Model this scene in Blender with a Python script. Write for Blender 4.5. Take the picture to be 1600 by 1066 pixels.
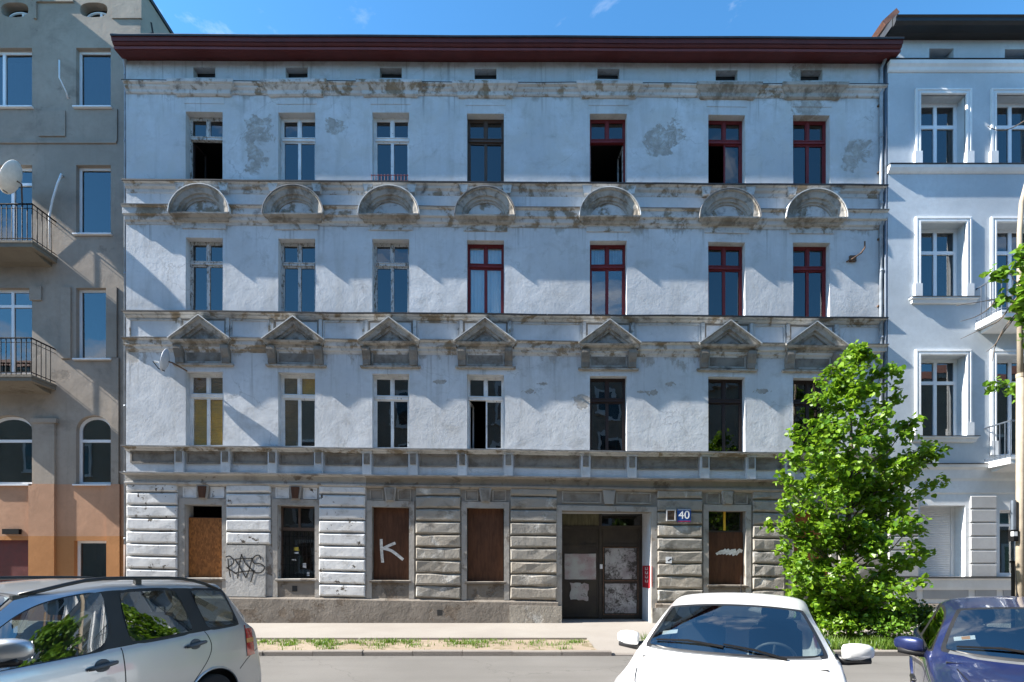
import bpy, bmesh, math, random
from mathutils import Vector, Matrix
from mathutils.bvhtree import BVHTree
R = math.radians
rnd = random.Random(40)
for o in list(bpy.data.objects):
    bpy.data.objects.remove(o)
sc = bpy.context.scene
col = sc.collection

# ---------------------------------------------------------------- camera, sky, sun, exposure
EYE = 1.673          # eye height over the pavement, metres
DIST = 15.0          # camera to the old facade
FOC = 780.0          # focal length in 1600-wide units
cam = bpy.data.cameras.new('camera')
cam.sensor_width = 36.0
cam.lens = 36.0 * FOC / 1600.0
cam.shift_y = 0.2206
cam.clip_start = 0.05
cam.clip_end = 2000.0
cam_ob = bpy.data.objects.new('camera', cam)
cam_ob.location = (0, -DIST, EYE)
cam_ob.rotation_euler = (R(90), 0, 0)
col.objects.link(cam_ob)
sc.camera = cam_ob

SUN_TO = Vector((-8.4, -1.0, 6.7)).normalized()
sun = bpy.data.lights.new('sun', 'SUN')
sun.energy = 5.0
sun.angle = R(0.5)
sun.color = (1.0, 0.95, 0.87)
sun_ob = bpy.data.objects.new('sun', sun)
sun_ob.rotation_euler = (-SUN_TO).to_track_quat('-Z', 'Y').to_euler()
sun_ob.location = (-30, -10, 40)
col.objects.link(sun_ob)

world = bpy.data.worlds.new('World')
sc.world = world
world.use_nodes = True
wn, wl = world.node_tree.nodes, world.node_tree.links
wn.clear()
w_out = wn.new('ShaderNodeOutputWorld')
w_bg = wn.new('ShaderNodeBackground')
w_sky = wn.new('ShaderNodeTexSky')
w_sky.sky_type = 'NISHITA'
w_sky.sun_disc = False
w_sky.sun_elevation = math.asin(SUN_TO.z)
w_sky.sun_rotation = math.atan2(SUN_TO.x, SUN_TO.y)
w_sky.altitude = 200
w_sky.air_density = 1.0
w_sky.dust_density = 0.25
w_sky.ozone_density = 2.0
w_bg.inputs['Strength'].default_value = 0.10
# thin summer clouds drifting over the whole sky
w_tc = wn.new('ShaderNodeTexCoord')
w_sep = wn.new('ShaderNodeSeparateXYZ')
wl.new(w_tc.outputs['Generated'], w_sep.inputs[0])
w_zm = wn.new('ShaderNodeMath'); w_zm.operation = 'MAXIMUM'; w_zm.inputs[1].default_value = 0.06
wl.new(w_sep.outputs['Z'], w_zm.inputs[0])
w_div = wn.new('ShaderNodeVectorMath'); w_div.operation = 'DIVIDE'
w_cmb = wn.new('ShaderNodeCombineXYZ')
for k in range(3):
    wl.new(w_zm.outputs[0], w_cmb.inputs[k])
wl.new(w_tc.outputs['Generated'], w_div.inputs[0]); wl.new(w_cmb.outputs[0], w_div.inputs[1])
w_map = wn.new('ShaderNodeMapping'); w_map.inputs['Location'].default_value = (1.0, 2.0, 0.0)
w_map.inputs['Scale'].default_value = (1.0, 1.35, 1.0)
wl.new(w_div.outputs[0], w_map.inputs[0])
w_n = wn.new('ShaderNodeTexNoise')
w_n.inputs['Scale'].default_value = 1.35; w_n.inputs['Detail'].default_value = 9
w_n.inputs['Roughness'].default_value = 0.58; w_n.inputs['Distortion'].default_value = 0.35
wl.new(w_map.outputs[0], w_n.inputs['Vector'])
w_r = wn.new('ShaderNodeValToRGB')
w_r.color_ramp.elements[0].position = 0.54; w_r.color_ramp.elements[0].color = (0, 0, 0, 1)
w_r.color_ramp.elements[1].position = 0.69; w_r.color_ramp.elements[1].color = (0.9, 0.9, 0.9, 1)
wl.new(w_n.outputs['Fac'], w_r.inputs[0])
w_mix = wn.new('ShaderNodeMixRGB')
w_mix.inputs['Color2'].default_value = (5.2, 5.4, 5.8, 1)
wl.new(w_r.outputs[0], w_mix.inputs['Fac'])
w_tint = wn.new('ShaderNodeMixRGB'); w_tint.blend_type = 'MULTIPLY'; w_tint.inputs['Fac'].default_value = 1.0
w_tint.inputs['Color2'].default_value = (0.43, 0.86, 1.05, 1)
wl.new(w_sky.outputs[0], w_tint.inputs['Color1']); wl.new(w_tint.outputs[0], w_mix.inputs['Color1'])
wl.new(w_mix.outputs[0], w_bg.inputs['Color']); wl.new(w_bg.outputs[0], w_out.inputs['Surface'])

sc.view_settings.view_transform = 'Standard'
sc.view_settings.look = 'None'
sc.view_settings.gamma = 1.0
sc.view_settings.use_curve_mapping = False
sc.view_settings.exposure = 1.75
sc.render.engine = 'CYCLES'
sc.cycles.use_denoising = True
sc.cycles.max_bounces = 8
sc.cycles.diffuse_bounces = 4
sc.cycles.glossy_bounces = 4
sc.cycles.transparent_max_bounces = 16
sc.cycles.sample_clamp_indirect = 6.0

# ---------------------------------------------------------------- mesh helpers
def fx(px, p=0.0):
    return (px - 800.0) / FOC * (DIST - p)
def fz(py, p=0.0):
    return EYE + (886.0 - py) / FOC * (DIST - p)

def warp(v):
    """the old house has settled: its courses dip towards one end and sag a little"""
    x, y, z = v
    zz = min(max(z, 0.0), 18.0)
    t = 0.01443 - 5.51e-4 * zz
    sag = 0.007 * math.sin(0.9 * x + 0.35 * z) + 0.005 * math.sin(2.3 * x + 1.7 * z)
    return (x, y + 0.006 * math.sin(0.8 * x + 1.3 * z), z - x * t + sag)

def setp(o, label=None, cat=None, group=None, kind=None):
    if label: o['label'] = label
    if cat: o['category'] = cat
    if group: o['group'] = group
    if kind: o['kind'] = kind
    return o

def link(name, me, mat, parent=None, loc=(0, 0, 0), rot=None):
    o = bpy.data.objects.new(name, me)
    col.objects.link(o)
    if mat is not None and len(me.materials) == 0:
        me.materials.append(mat)
    o.location = loc
    if rot: o.rotation_euler = rot
    if parent is not None: o.parent = parent
    return o

def empty(name, loc=(0, 0, 0), rz=0.0, label=None, cat=None, group=None):
    o = bpy.data.objects.new(name, None)
    o.empty_display_size = 0.3
    col.objects.link(o)
    o.location = loc
    o.rotation_euler = (0, 0, rz)
    return setp(o, label, cat, group)

class MB:
    def __init__(s):
        s.V, s.F = [], []
    def add(s, V, F):
        b = len(s.V); s.V += [tuple(v) for v in V]; s.F += [tuple(i + b for i in f) for f in F]
        return s
    def quad(s, a, b, c, d): return s.add([a, b, c, d], [(0, 1, 2, 3)])
    def box(s, x0, x1, y0, y1, z0, z1, nx=1):
        if x1 < x0: x0, x1 = x1, x0
        if y1 < y0: y0, y1 = y1, y0
        if z1 < z0: z0, z1 = z1, z0
        V, F = [], []
        for k in range(nx + 1):
            x = x0 + (x1 - x0) * k / nx
            V += [(x, y0, z0), (x, y1, z0), (x, y1, z1), (x, y0, z1)]
        F.append((0, 3, 2, 1))
        for k in range(nx):
            a = 4 * k
            for e in range(4):
                f = (e + 1) % 4
                F.append((a + e, a + f, a + 4 + f, a + 4 + e))
        a = 4 * nx
        F.append((a, a + 1, a + 2, a + 3))
        return s.add(V, [tuple(reversed(f)) if 0 else f for f in F])
    def obox(s, c, u, v, w):
        """box by centre and three half-axis vectors"""
        c, u, v, w = Vector(c), Vector(u), Vector(v), Vector(w)
        V = [c + a * u + b * v + d * w for a in (-1, 1) for b in (-1, 1) for d in (-1, 1)]
        return s.add(V, [(0, 1, 3, 2), (4, 6, 7, 5), (0, 4, 5, 1), (2, 3, 7, 6), (0, 2, 6, 4), (1, 5, 7, 3)])
    def tube(s, pts, r, n=8, cap=True):
        pts = [Vector(p) for p in pts]
        rs = r if isinstance(r, (list, tuple)) else [r] * len(pts)
        V, F = [], []
        ref = None
        for i, p in enumerate(pts):
            t = (pts[min(i + 1, len(pts) - 1)] - pts[max(i - 1, 0)]).normalized()
            if ref is None:
                ref = Vector((0, 0, 1)) if abs(t.z) < 0.9 else Vector((1, 0, 0))
            a = (ref - t * ref.dot(t))
            a = a.normalized() if a.length > 1e-6 else t.orthogonal().normalized()
            ref = a
            b = t.cross(a)
            for k in range(n):
                q = 2 * math.pi * k / n
                V.append(p + (a * math.cos(q) + b * math.sin(q)) * rs[i])
        for i in range(len(pts) - 1):
            for k in range(n):
                m = (k + 1) % n
                F.append((i * n + k, i * n + m, (i + 1) * n + m, (i + 1) * n + k))
        if cap:
            F.append(tuple(reversed(range(n))))
            F.append(tuple((len(pts) - 1) * n + k for k in range(n)))
        return s.add(V, F)
    def lathe(s, prof, c, axis='Z', n=24, cap=False):
        """prof: (r, h) pairs turned round an axis through c"""
        V, F = [], []
        for r_, h in prof:
            for k in range(n):
                q = 2 * math.pi * k / n
                a, b = r_ * math.cos(q), r_ * math.sin(q)
                if axis == 'Z': V.append((c[0] + a, c[1] + b, c[2] + h))
                elif axis == 'Y': V.append((c[0] + a, c[1] + h, c[2] + b))
                else: V.append((c[0] + h, c[1] + a, c[2] + b))
        for i in range(len(prof) - 1):
            for k in range(n):
                m = (k + 1) % n
                F.append((i * n + k, i * n + m, (i + 1) * n + m, (i + 1) * n + k))
        if cap:
            F.append(tuple(range(n))); F.append(tuple(reversed([(len(prof) - 1) * n + k for k in range(n)])))
        return s.add(V, F)
    def poly(s, pts, y0, y1):
        """polygon in the x-z plane given thickness from y0 to y1"""
        n = len(pts)
        V = [(x, y0, z) for x, z in pts] + [(x, y1, z) for x, z in pts]
        F = [tuple(range(n)), tuple(reversed(range(n, 2 * n)))]
        F += [(i, i + n, (i + 1) % n + n, (i + 1) % n) for i in range(n)]
        return s.add(V, F)
    def course(s, prof, x0, x1, k=0.0, back=0.03, y=0.0, seg=1.0):
        """moulded course: prof of (projection, z) run along x, returned at the ends when k=1"""
        nx = max(1, int((x1 - x0) / seg))
        V, F = [], []
        m = nx + 3
        for p, z in prof:
            V.append((x0 - p * k, y + back, z))
            for i in range(nx + 1):
                f = i / nx
                V.append(((x0 - p * k) * (1 - f) + (x1 + p * k) * f, y - p, z))
            V.append((x1 + p * k, y + back, z))
        for i in range(len(prof) - 1):
            for j in range(m - 1):
                F.append((i * m + j, i * m + j + 1, (i + 1) * m + j + 1, (i + 1) * m + j))
        F.append(tuple(reversed(range(m))))
        F.append(tuple((len(prof) - 1) * m + j for j in range(m)))
        return s.add(V, F)
    def sweep(s, path, prof, y=0.0, closed_ends=True):
        """path of (x,z) in the wall plane, prof of (inward offset, projection)"""
        n = len(path)
        nor = []
        for i in range(n):
            ns = []
            if i > 0:
                dx, dz = path[i][0] - path[i - 1][0], path[i][1] - path[i - 1][1]
                l = math.hypot(dx, dz); ns.append((dz / l, -dx / l))
            if i < n - 1:
                dx, dz = path[i + 1][0] - path[i][0], path[i + 1][1] - path[i][1]
                l = math.hypot(dx, dz); ns.append((dz / l, -dx / l))
            ax, az = sum(q[0] for q in ns) / len(ns), sum(q[1] for q in ns) / len(ns)
            l2 = ax * ax + az * az
            nor.append((ax / l2, az / l2))
        V, F = [], []
        m = len(prof)
        for i in range(n):
            for d, p in prof:
                x, z = path[i][0] + nor[i][0] * d, path[i][1] + nor[i][1] * d
                V.append((x, y - p, z))
        for i in range(n - 1):
            for j in range(m - 1):
                F.append((i * m + j, i * m + j + 1, (i + 1) * m + j + 1, (i + 1) * m + j))
        if closed_ends:
            F.append(tuple(range(m))); F.append(tuple(reversed([(n - 1) * m + j for j in range(m)])))
        return s.add(V, F)
    def build(s, name, mat, parent=None, w=False, smooth=False, origin='c', kind=None, label=None, recalc=True, loc=None):
        V = [warp(v) for v in s.V] if w else s.V
        if loc is None:
            lo = [min(v[i] for v in V) for i in range(3)]; hi = [max(v[i] for v in V) for i in range(3)]
            loc = [(lo[i] + hi[i]) / 2 for i in range(3)]
            if origin == 'b': loc[2] = lo[2]
            if origin == '0': loc = [0, 0, 0]
        me = bpy.data.meshes.new(name)
        me.from_pydata([(v[0] - loc[0], v[1] - loc[1], v[2] - loc[2]) for v in V], [], s.F)
        if recalc:
            bm = bmesh.new(); bm.from_mesh(me)
            bmesh.ops.recalc_face_normals(bm, faces=bm.faces)
            bm.to_mesh(me); bm.free()
        if smooth:
            me.polygons.foreach_set('use_smooth', [True] * len(me.polygons))
        me.update()
        o = link(name, me, mat, parent, loc)
        return setp(o, label, kind=kind)

def wall_open(mb, x0, x1, z0, z1, ops, y=0.0, depth=0.35, step=1.4):
    xs, zs = {x0, x1}, {z0, z1}
    for a, b, c, d in ops:
        xs |= {a, b}; zs |= {c, d}
    def fill(vals, lo, hi):
        vals = sorted(v for v in vals if lo - 1e-6 <= v <= hi + 1e-6); out = []
        for a, b in zip(vals, vals[1:]):
            n = max(1, int(math.ceil((b - a) / step)))
            out += [a + (b - a) * k / n for k in range(n)]
        return out + [vals[-1]]
    xs, zs = fill(xs, x0, x1), fill(zs, z0, z1)
    idx = {}
    V, F = [], []
    def vid(i, j):
        if (i, j) not in idx:
            idx[(i, j)] = len(V); V.append((xs[i], y, zs[j]))
        return idx[(i, j)]
    for i in range(len(xs) - 1):
        for j in range(len(zs) - 1):
            cx, cz = (xs[i] + xs[i + 1]) / 2, (zs[j] + zs[j + 1]) / 2
            if any(a < cx < b and c < cz < d for a, b, c, d in ops): continue
            F.append((vid(i, j), vid(i + 1, j), vid(i + 1, j + 1), vid(i, j + 1)))
    mb.add(V, F)
    for a, b, c, d in ops:
        for (p, q) in (((a, c), (b, c)), ((b, c), (b, d)), ((b, d), (a, d)), ((a, d), (a, c))):
            mb.quad((p[0], y, p[1]), (q[0], y, q[1]), (q[0], y + depth, q[1]), (p[0], y + depth, p[1]))
    return mb

# ---------------------------------------------------------------- material helpers
class NT:
    def __init__(s, name):
        s.m = bpy.data.materials.new(name); s.m.use_nodes = True
        s.t = s.m.node_tree; s.N = s.t.nodes; s.L = s.t.links
        s.N.clear()
        s.out = s.N.new('ShaderNodeOutputMaterial')
        s._pos = None
    def put(s, sock, v):
        if hasattr(v, 'is_linked') or isinstance(v, bpy.types.NodeSocket): s.L.new(v, sock)
        elif isinstance(v, (tuple, list)):
            if len(v) == 3 and sock.type == 'RGBA': v = (*v, 1)
            sock.default_value = v
        else: sock.default_value = v
    def pos(s):
        if s._pos is None: s._pos = s.N.new('ShaderNodeNewGeometry')
        return s._pos.outputs['Position']
    def scale(s, v, k):
        n = s.N.new('ShaderNodeVectorMath'); n.operation = 'MULTIPLY'
        s.put(n.inputs[0], v); s.put(n.inputs[1], k if isinstance(k, tuple) else (k, k, k)); return n.outputs[0]
    def noise(s, sc=1.0, det=6, ro=0.55, dist=0.0, v=None, out='Fac'):
        n = s.N.new('ShaderNodeTexNoise')
        s.put(n.inputs['Vector'], v if v is not None else s.pos())
        for k, x in (('Scale', sc), ('Detail', det), ('Roughness', ro), ('Distortion', dist)): s.put(n.inputs[k], x)
        return n.outputs[out]
    def voro(s, sc=1.0, feat='F1', v=None, out='Distance'):
        n = s.N.new('ShaderNodeTexVoronoi'); n.feature = feat
        s.put(n.inputs['Vector'], v if v is not None else s.pos()); s.put(n.inputs['Scale'], sc)
        return n.outputs[out]
    def ramp(s, f, a, b, lo=0.0, hi=1.0):
        n = s.N.new('ShaderNodeMapRange'); n.interpolation_type = 'SMOOTHSTEP'
        s.put(n.inputs['Value'], f)
        for k, x in (('From Min', a), ('From Max', b), ('To Min', lo), ('To Max', hi)): s.put(n.inputs[k], x)
        return n.outputs[0]
    def ma(s, op, a, b=0.0, c=None, clamp=False):
        n = s.N.new('ShaderNodeMath'); n.operation = op; n.use_clamp = clamp
        s.put(n.inputs[0], a); s.put(n.inputs[1], b)
        if c is not None: s.put(n.inputs[2], c)
        return n.outputs[0]
    def mix(s, f, a, b, mode='MIX'):
        n = s.N.new('ShaderNodeMixRGB'); n.blend_type = mode
        s.put(n.inputs[0], f); s.put(n.inputs[1], a); s.put(n.inputs[2], b); return n.outputs[0]
    def sep(s, v):
        n = s.N.new('ShaderNodeSeparateXYZ'); s.put(n.inputs[0], v); return n.outputs
    def dist(s, p):
        n = s.N.new('ShaderNodeVectorMath'); n.operation = 'DISTANCE'
        s.put(n.inputs[0], s.pos()); s.put(n.inputs[1], p); return n.outputs['Value']
    def bump(s, h, strength=0.4, d=0.02):
        n = s.N.new('ShaderNodeBump'); s.put(n.inputs['Height'], h)
        n.inputs['Strength'].default_value = strength; n.inputs['Distance'].default_value = d
        return n.outputs[0]
    def rand(s):
        n = s.N.new('ShaderNodeObjectInfo'); return n.outputs['Random']
    def island(s):
        n = s.N.new('ShaderNodeNewGeometry'); return n.outputs['Random Per Island']
    def bsdf(s, color, rough=0.8, normal=None, **kw):
        n = s.N.new('ShaderNodeBsdfPrincipled')
        s.put(n.inputs['Base Color'], color); s.put(n.inputs['Roughness'], rough)
        if normal is not None: s.put(n.inputs['Normal'], normal)
        for k, x in kw.items(): s.put(n.inputs[k.replace('_', ' ')], x)
        return n.outputs[0]
    def done(s, sh):
        s.L.new(sh, s.out.inputs['Surface']); return s.m

MAT = {}
def simple(name, c, rough=0.6, metal=0.0, var=0.12, nsc=6.0, bump=0.0, spec=0.5, coat=0.0):
    t = NT(name)
    n = t.noise(nsc, 6, 0.6)
    lo = tuple(x * (1 - var) for x in c); hi = tuple(min(1, x * (1 + var)) for x in c)
    cc = t.mix(t.ramp(n, 0.3, 0.7), lo, hi)
    nm = t.bump(t.noise(nsc * 6, 6, 0.6), bump, 0.01) if bump else None
    MAT[name] = t.done(t.bsdf(cc, t.ramp(n, 0.2, 0.8, rough * 0.85, min(1, rough * 1.15)), nm, Metallic=metal, Specular_IOR_Level=spec, Coat_Weight=coat))
    return MAT[name]

def weathered(name, paint, bare, grime, bare_thr=0.60, bare_sc=0.9, grime_amt=0.5, streak=0.35, bump=0.5, chips=True, per_obj=0.0, spots=(), bands=(), rough=0.92, gsc=1.3, edge=0.05, tops=None):
    """old paint over render: mottled paint, shapes of bare render where it fell off, soot and run marks"""
    t = NT(name)
    P = t.pos()
    big = t.noise(0.45, 7, 0.6)
    c = t.mix(t.ramp(big, 0.30, 0.72), tuple(x * 0.80 for x in paint), tuple(min(1, x * 1.08) for x in paint))
    fine = t.noise(7.0, 8, 0.7)
    c = t.mix(t.ramp(fine, 0.35, 0.75, 0.0, 0.35), c, tuple(x * 0.72 for x in paint))
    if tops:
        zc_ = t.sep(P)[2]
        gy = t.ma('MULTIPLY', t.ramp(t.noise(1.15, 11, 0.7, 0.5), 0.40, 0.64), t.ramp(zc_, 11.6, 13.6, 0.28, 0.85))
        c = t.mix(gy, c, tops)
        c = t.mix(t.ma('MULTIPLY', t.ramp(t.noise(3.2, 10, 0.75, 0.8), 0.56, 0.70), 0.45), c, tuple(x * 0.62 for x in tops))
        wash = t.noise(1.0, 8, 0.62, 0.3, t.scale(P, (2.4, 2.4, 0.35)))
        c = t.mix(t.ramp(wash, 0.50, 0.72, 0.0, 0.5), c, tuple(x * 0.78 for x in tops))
    if per_obj:
        r = t.rand()
        c = t.mix(t.ramp(r, 0.0, 1.0, 0.0, per_obj), c, tuple(x * 0.55 for x in bare))
    gr = t.noise(gsc, 9, 0.68, 0.4, t.scale(P, (1, 1, 1.25)))
    gm = t.ramp(gr, 0.50, 0.74, 0.0, grime_amt)
    c = t.mix(gm, c, grime)
    st = t.noise(1.0, 6, 0.6, 0.0, t.scale(P, (5.5, 5.5, 0.45)))
    c = t.mix(t.ramp(st, 0.54, 0.78, 0.0, streak), c, tuple(x * 0.6 for x in paint))
    bn = t.noise(bare_sc, 11, 0.66, 0.3)
    bm_ = t.ramp(bn, bare_thr, bare_thr + edge)
    nz = t.noise(1.5, 11, 0.68, 0.5)
    speck = t.ramp(t.noise(3.4, 10, 0.72, 0.6), 0.36, 0.52, 0.25, 1.0) if spots else None
    nz2 = t.noise(5.5, 9, 0.7, 0.5) if spots else None
    flat_ = t.scale(P, (0.8, 1.0, 2.3)) if spots else None
    for (x, y, z, rad) in spots:
        if rad < .2:
            q = t.N.new('ShaderNodeVectorMath'); q.operation = 'DISTANCE'
            t.put(q.inputs[0], flat_); t.put(q.inputs[1], (x * 0.8, y, z * 2.3))
            d = t.ma('ADD', q.outputs['Value'], t.ma('MULTIPLY', t.ma('SUBTRACT', nz2, 0.5), rad * 6.5))
            bm_ = t.ma('MAXIMUM', bm_, t.ramp(d, rad * 1.0, rad * 0.85, 0.0, 1.0))
            continue
        d = t.ma('ADD', t.dist((x, y, z)), t.ma('MULTIPLY', t.ma('SUBTRACT', nz, 0.5), rad * 5.2))
        bm_ = t.ma('MAXIMUM', bm_, t.ma('MULTIPLY', t.ramp(d, rad * 1.05, rad * 0.80, 0.0, 0.95), speck))
    if bands:
        xyz = t.sep(P)
        rag = t.noise(1.0, 9, 0.65, 0.2, t.scale(P, (1.1, 1.1, 0.5)))
        for (zt, slope, reach, amt) in bands:
            # depth below the course, ragged lower edge
            dep = t.ma('SUBTRACT', t.ma('SUBTRACT', zt, t.ma('MULTIPLY', xyz[0], slope)), xyz[2])
            lim = t.ma('MULTIPLY', t.ramp(rag, 0.40, 0.68), reach)
            on = t.ma('MULTIPLY', t.ramp(t.ma('SUBTRACT', lim, dep), -0.04, 0.12, 0.0, amt), t.ma('GREATER_THAN', dep, -0.05))
            bm_ = t.ma('MAXIMUM', bm_, on)
    if bands:
        dr = t.ramp(t.noise(1.0, 5, 0.6, 0.1, t.scale(P, (6.5, 6.5, 0.22))), 0.56, 0.70)
        for (zt, slope, reach, amt) in bands:
            dep = t.ma('SUBTRACT', t.ma('SUBTRACT', zt, t.ma('MULTIPLY', xyz[0], slope)), xyz[2])
            on = t.ma('MULTIPLY', t.ma('MULTIPLY', dr, t.ramp(dep, reach * 3.4, 0.0, 0.0, 0.55)), t.ma('GREATER_THAN', dep, -0.05))
            c = t.mix(on, c, tuple(x * 0.62 for x in grime))
    bc = t.mix(t.ramp(t.noise(5.0, 8, 0.7), 0.3, 0.75), tuple(x * 0.72 for x in bare), tuple(min(1, x * 1.2) for x in bare))
    c = t.mix(bm_, c, bc)
    h = t.ma('ADD', t.ma('MULTIPLY', t.noise(2.2, 6, 0.55), 1.2), t.ma('MULTIPLY', t.noise(14, 8, 0.65), 0.45))
    h = t.ma('SUBTRACT', h, t.ma('MULTIPLY', bm_, 0.45))
    if chips:
        v = t.N.new('ShaderNodeVectorMath'); v.operation = 'ADD'
        t.put(v.inputs[0], P); t.put(v.inputs[1], t.scale(t.noise(1.6, 6, 0.6, 0.0, None, 'Color'), 0.8))
        cr = t.voro(0.55, 'DISTANCE_TO_EDGE', v.outputs[0])
        line = t.ma('MULTIPLY', t.ramp(cr, 0.010, 0.002), t.ramp(big, 0.48, 0.62))
        c = t.mix(t.ma('MULTIPLY', line, 0.32), c, tuple(x * 0.35 for x in bare))
    MAT[name] = t.done(t.bsdf(c, rough, t.bump(h, bump, 0.03), Specular_IOR_Level=0.15))
    return MAT[name]

def glass(name, f0=0.10, tint=(0.55, 0.6, 0.6), rough=0.0, dirt=0.0, wob=0.0):
    t = NT(name)
    lw = t.N.new('ShaderNodeLayerWeight'); lw.inputs['Blend'].default_value = 0.5
    f = t.ma('POWER', lw.outputs['Facing'], 5.0)
    f = t.ma('ADD', t.ma('MULTIPLY', f, 1 - f0), f0, clamp=True)
    tr = t.N.new('ShaderNodeBsdfTransparent'); t.put(tr.inputs[0], tint)
    gl = t.N.new('ShaderNodeBsdfGlossy'); t.put(gl.inputs['Color'], (1, 1, 1)); gl.inputs['Roughness'].default_value = rough
    if wob: t.put(gl.inputs['Normal'], t.bump(t.noise(1.6, 2, 0.5), wob, 0.02))
    base = tr.outputs[0]
    if dirt:
        df = t.N.new('ShaderNodeBsdfDiffuse'); t.put(df.inputs[0], (0.30, 0.29, 0.27))
        m = t.N.new('ShaderNodeMixShader')
        t.put(m.inputs[0], t.ramp(t.noise(2.5, 8, 0.7), 0.35, 0.8, dirt * 0.3, dirt)); t.put(m.inputs[1], base); t.put(m.inputs[2], df.outputs[0])
        base = m.outputs[0]
    mx = t.N.new('ShaderNodeMixShader')
    t.put(mx.inputs[0], f); t.put(mx.inputs[1], base); t.put(mx.inputs[2], gl.outputs[0])
    MAT[name] = t.done(mx.outputs[0]); return MAT[name]

def peeling(name, paint, wood=(0.16, 0.13, 0.10), thr=0.58):
    t = NT(name)
    P = t.pos()
    n = t.noise(9.0, 9, 0.7, 0.3, t.scale(P, (2.0, 2.0, 0.7)))
    c = t.mix(t.ramp(t.noise(3.0, 5, 0.6), 0.3, 0.7), tuple(x * 0.8 for x in paint), paint)
    m = t.ramp(n, thr, thr + 0.05)
    c = t.mix(m, c, wood)
    h = t.ma('SUBTRACT', 0.0, m)
    MAT[name] = t.done(t.bsdf(c, 0.6, t.bump(h, 0.4, 0.006), Specular_IOR_Level=0.3)); return MAT[name]

# ---- colours of the place
bands = [(fz(148), 0.0060, 0.30, 0.85), (fz(349), 0.0083, 0.42, 0.9), (fz(547), 0.0102, 0.62, 0.85), (fz(98), 0.004, 0.3, 0.5), (fz(299), .0075, .22, .6), (fz(497), .0095, .16, .5)]
WS = [(fx(1050), 0, fz(208), .36), (fx(1022), 0, fz(222), .30), (fx(1035), 0, fz(235), .22), (fx(402), 0, fz(205), .42), (fx(400), 0, fz(250), .38),
      (fx(525), 0, fz(198), .30), (fx(1340), 0, fz(240), .40), (fx(1262), 0, fz(168), .42),
      (fx(688), 0, fz(596), .13), (fx(828), 0, fz(612), .14), (fx(850), 0, fz(600), .12), (fx(907), 0, fz(625), .22), (fx(1020), 0, fz(613), .17), (fx(1045), 0, fz(600), .12), (fx(1190), 0, fz(612), .14), (fx(1003), 0, fz(613), .08), (fx(1252), 0, fz(113), .28), (fx(1275), 0, fz(105), .22)]
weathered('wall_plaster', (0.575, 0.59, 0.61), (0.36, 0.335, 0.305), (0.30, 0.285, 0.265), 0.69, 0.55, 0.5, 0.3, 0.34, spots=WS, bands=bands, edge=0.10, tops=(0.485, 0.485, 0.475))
weathered('moulding', (0.53, 0.53, 0.525), (0.24, 0.20, 0.15), (0.07, 0.06, 0.05), 0.505, 1.9, 0.85, 0.5, 0.4, chips=False, gsc=2.8, edge=0.10)
weathered('grimy_shaded_moulding', (0.37, 0.35, 0.32), (0.20, 0.175, 0.145), (0.05, 0.045, 0.038), 0.47, 2.6, 0.85, 0.6, 0.4, chips=False, gsc=3.4, edge=0.16)  # grime, darkened further to paint in shade within the pediments
weathered('frieze_panel', (0.255, 0.23, 0.20), (0.165, 0.14, 0.115), (0.085, 0.075, 0.065), 0.42, 2.0, 0.65, 0.35, 0.55, chips=False, gsc=2.4, edge=0.22)
weathered('white_block', (0.66, 0.66, 0.66), (0.10, 0.085, 0.07), (0.22, 0.205, 0.185), 0.615, 3.4, 0.75, 0.35, 0.45, chips=False, edge=0.02, gsc=2.2)
weathered('bare_block', (0.33, 0.295, 0.25), (0.47, 0.455, 0.425), (0.085, 0.074, 0.062), 0.535, 1.9, 0.85, 0.5, 0.8, chips=False, per_obj=0.55, gsc=2.0, edge=0.16)
weathered('worn_surround', (0.36, 0.335, 0.305), (0.235, 0.205, 0.175), (0.12, 0.108, 0.095), 0.56, 1.4, 0.75, 0.4, 0.5, chips=False, gsc=1.6)
weathered('plinth_cement', (0.20, 0.175, 0.15), (0.145, 0.118, 0.095), (0.10, 0.085, 0.07), 0.55, 1.5, 0.55, 0.3, 0.9, chips=False, gsc=1.5)
weathered('ground_wall_mat', (0.42, 0.41, 0.395), (0.20, 0.17, 0.145), (0.14, 0.125, 0.11), 0.58, 1.2, 0.7, 0.4, 0.6, chips=False, gsc=1.4)
weathered('bare_wall_mat', (0.275, 0.25, 0.22), (0.17, 0.145, 0.12), (0.10, 0.09, 0.08), 0.55, 1.2, 0.6, 0.4, 0.6, chips=False, gsc=1.4)
weathered('grey_render', (0.355, 0.305, 0.255), (0.28, 0.24, 0.20), (0.19, 0.165, 0.14), 0.62, 0.8, 0.65, 0.35, 0.25, chips=False, gsc=0.8, rough=0.95)
weathered('peach_render', (0.46, 0.27, 0.175), (0.38, 0.22, 0.14), (0.30, 0.18, 0.12), 0.70, 0.8, 0.4, 0.15, 0.22, chips=False, gsc=0.8)
weathered('orange_render', (0.45, 0.215, 0.09), (0.40, 0.17, 0.06), (0.30, 0.14, 0.06), 0.70, 0.8, 0.4, 0.15, 0.22, chips=False, gsc=0.8)
weathered('soot_soffit', (0.20, 0.175, 0.14), (0.15, 0.13, 0.105), (0.12, 0.105, 0.09), 0.6, 1.2, 0.5, 0.2, 0.4, chips=False)
weathered('pale_blue_render', (0.52, 0.56, 0.595), (0.49, 0.53, 0.565), (0.44, 0.47, 0.50), 0.75, 0.6, 0.4, 0.16, 0.12, chips=False, gsc=0.5)
weathered('white_trim', (0.74, 0.75, 0.76), (0.70, 0.71, 0.72), (0.62, 0.62, 0.62), 0.75, 0.8, 0.2, 0.08, 0.08, chips=False)
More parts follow.
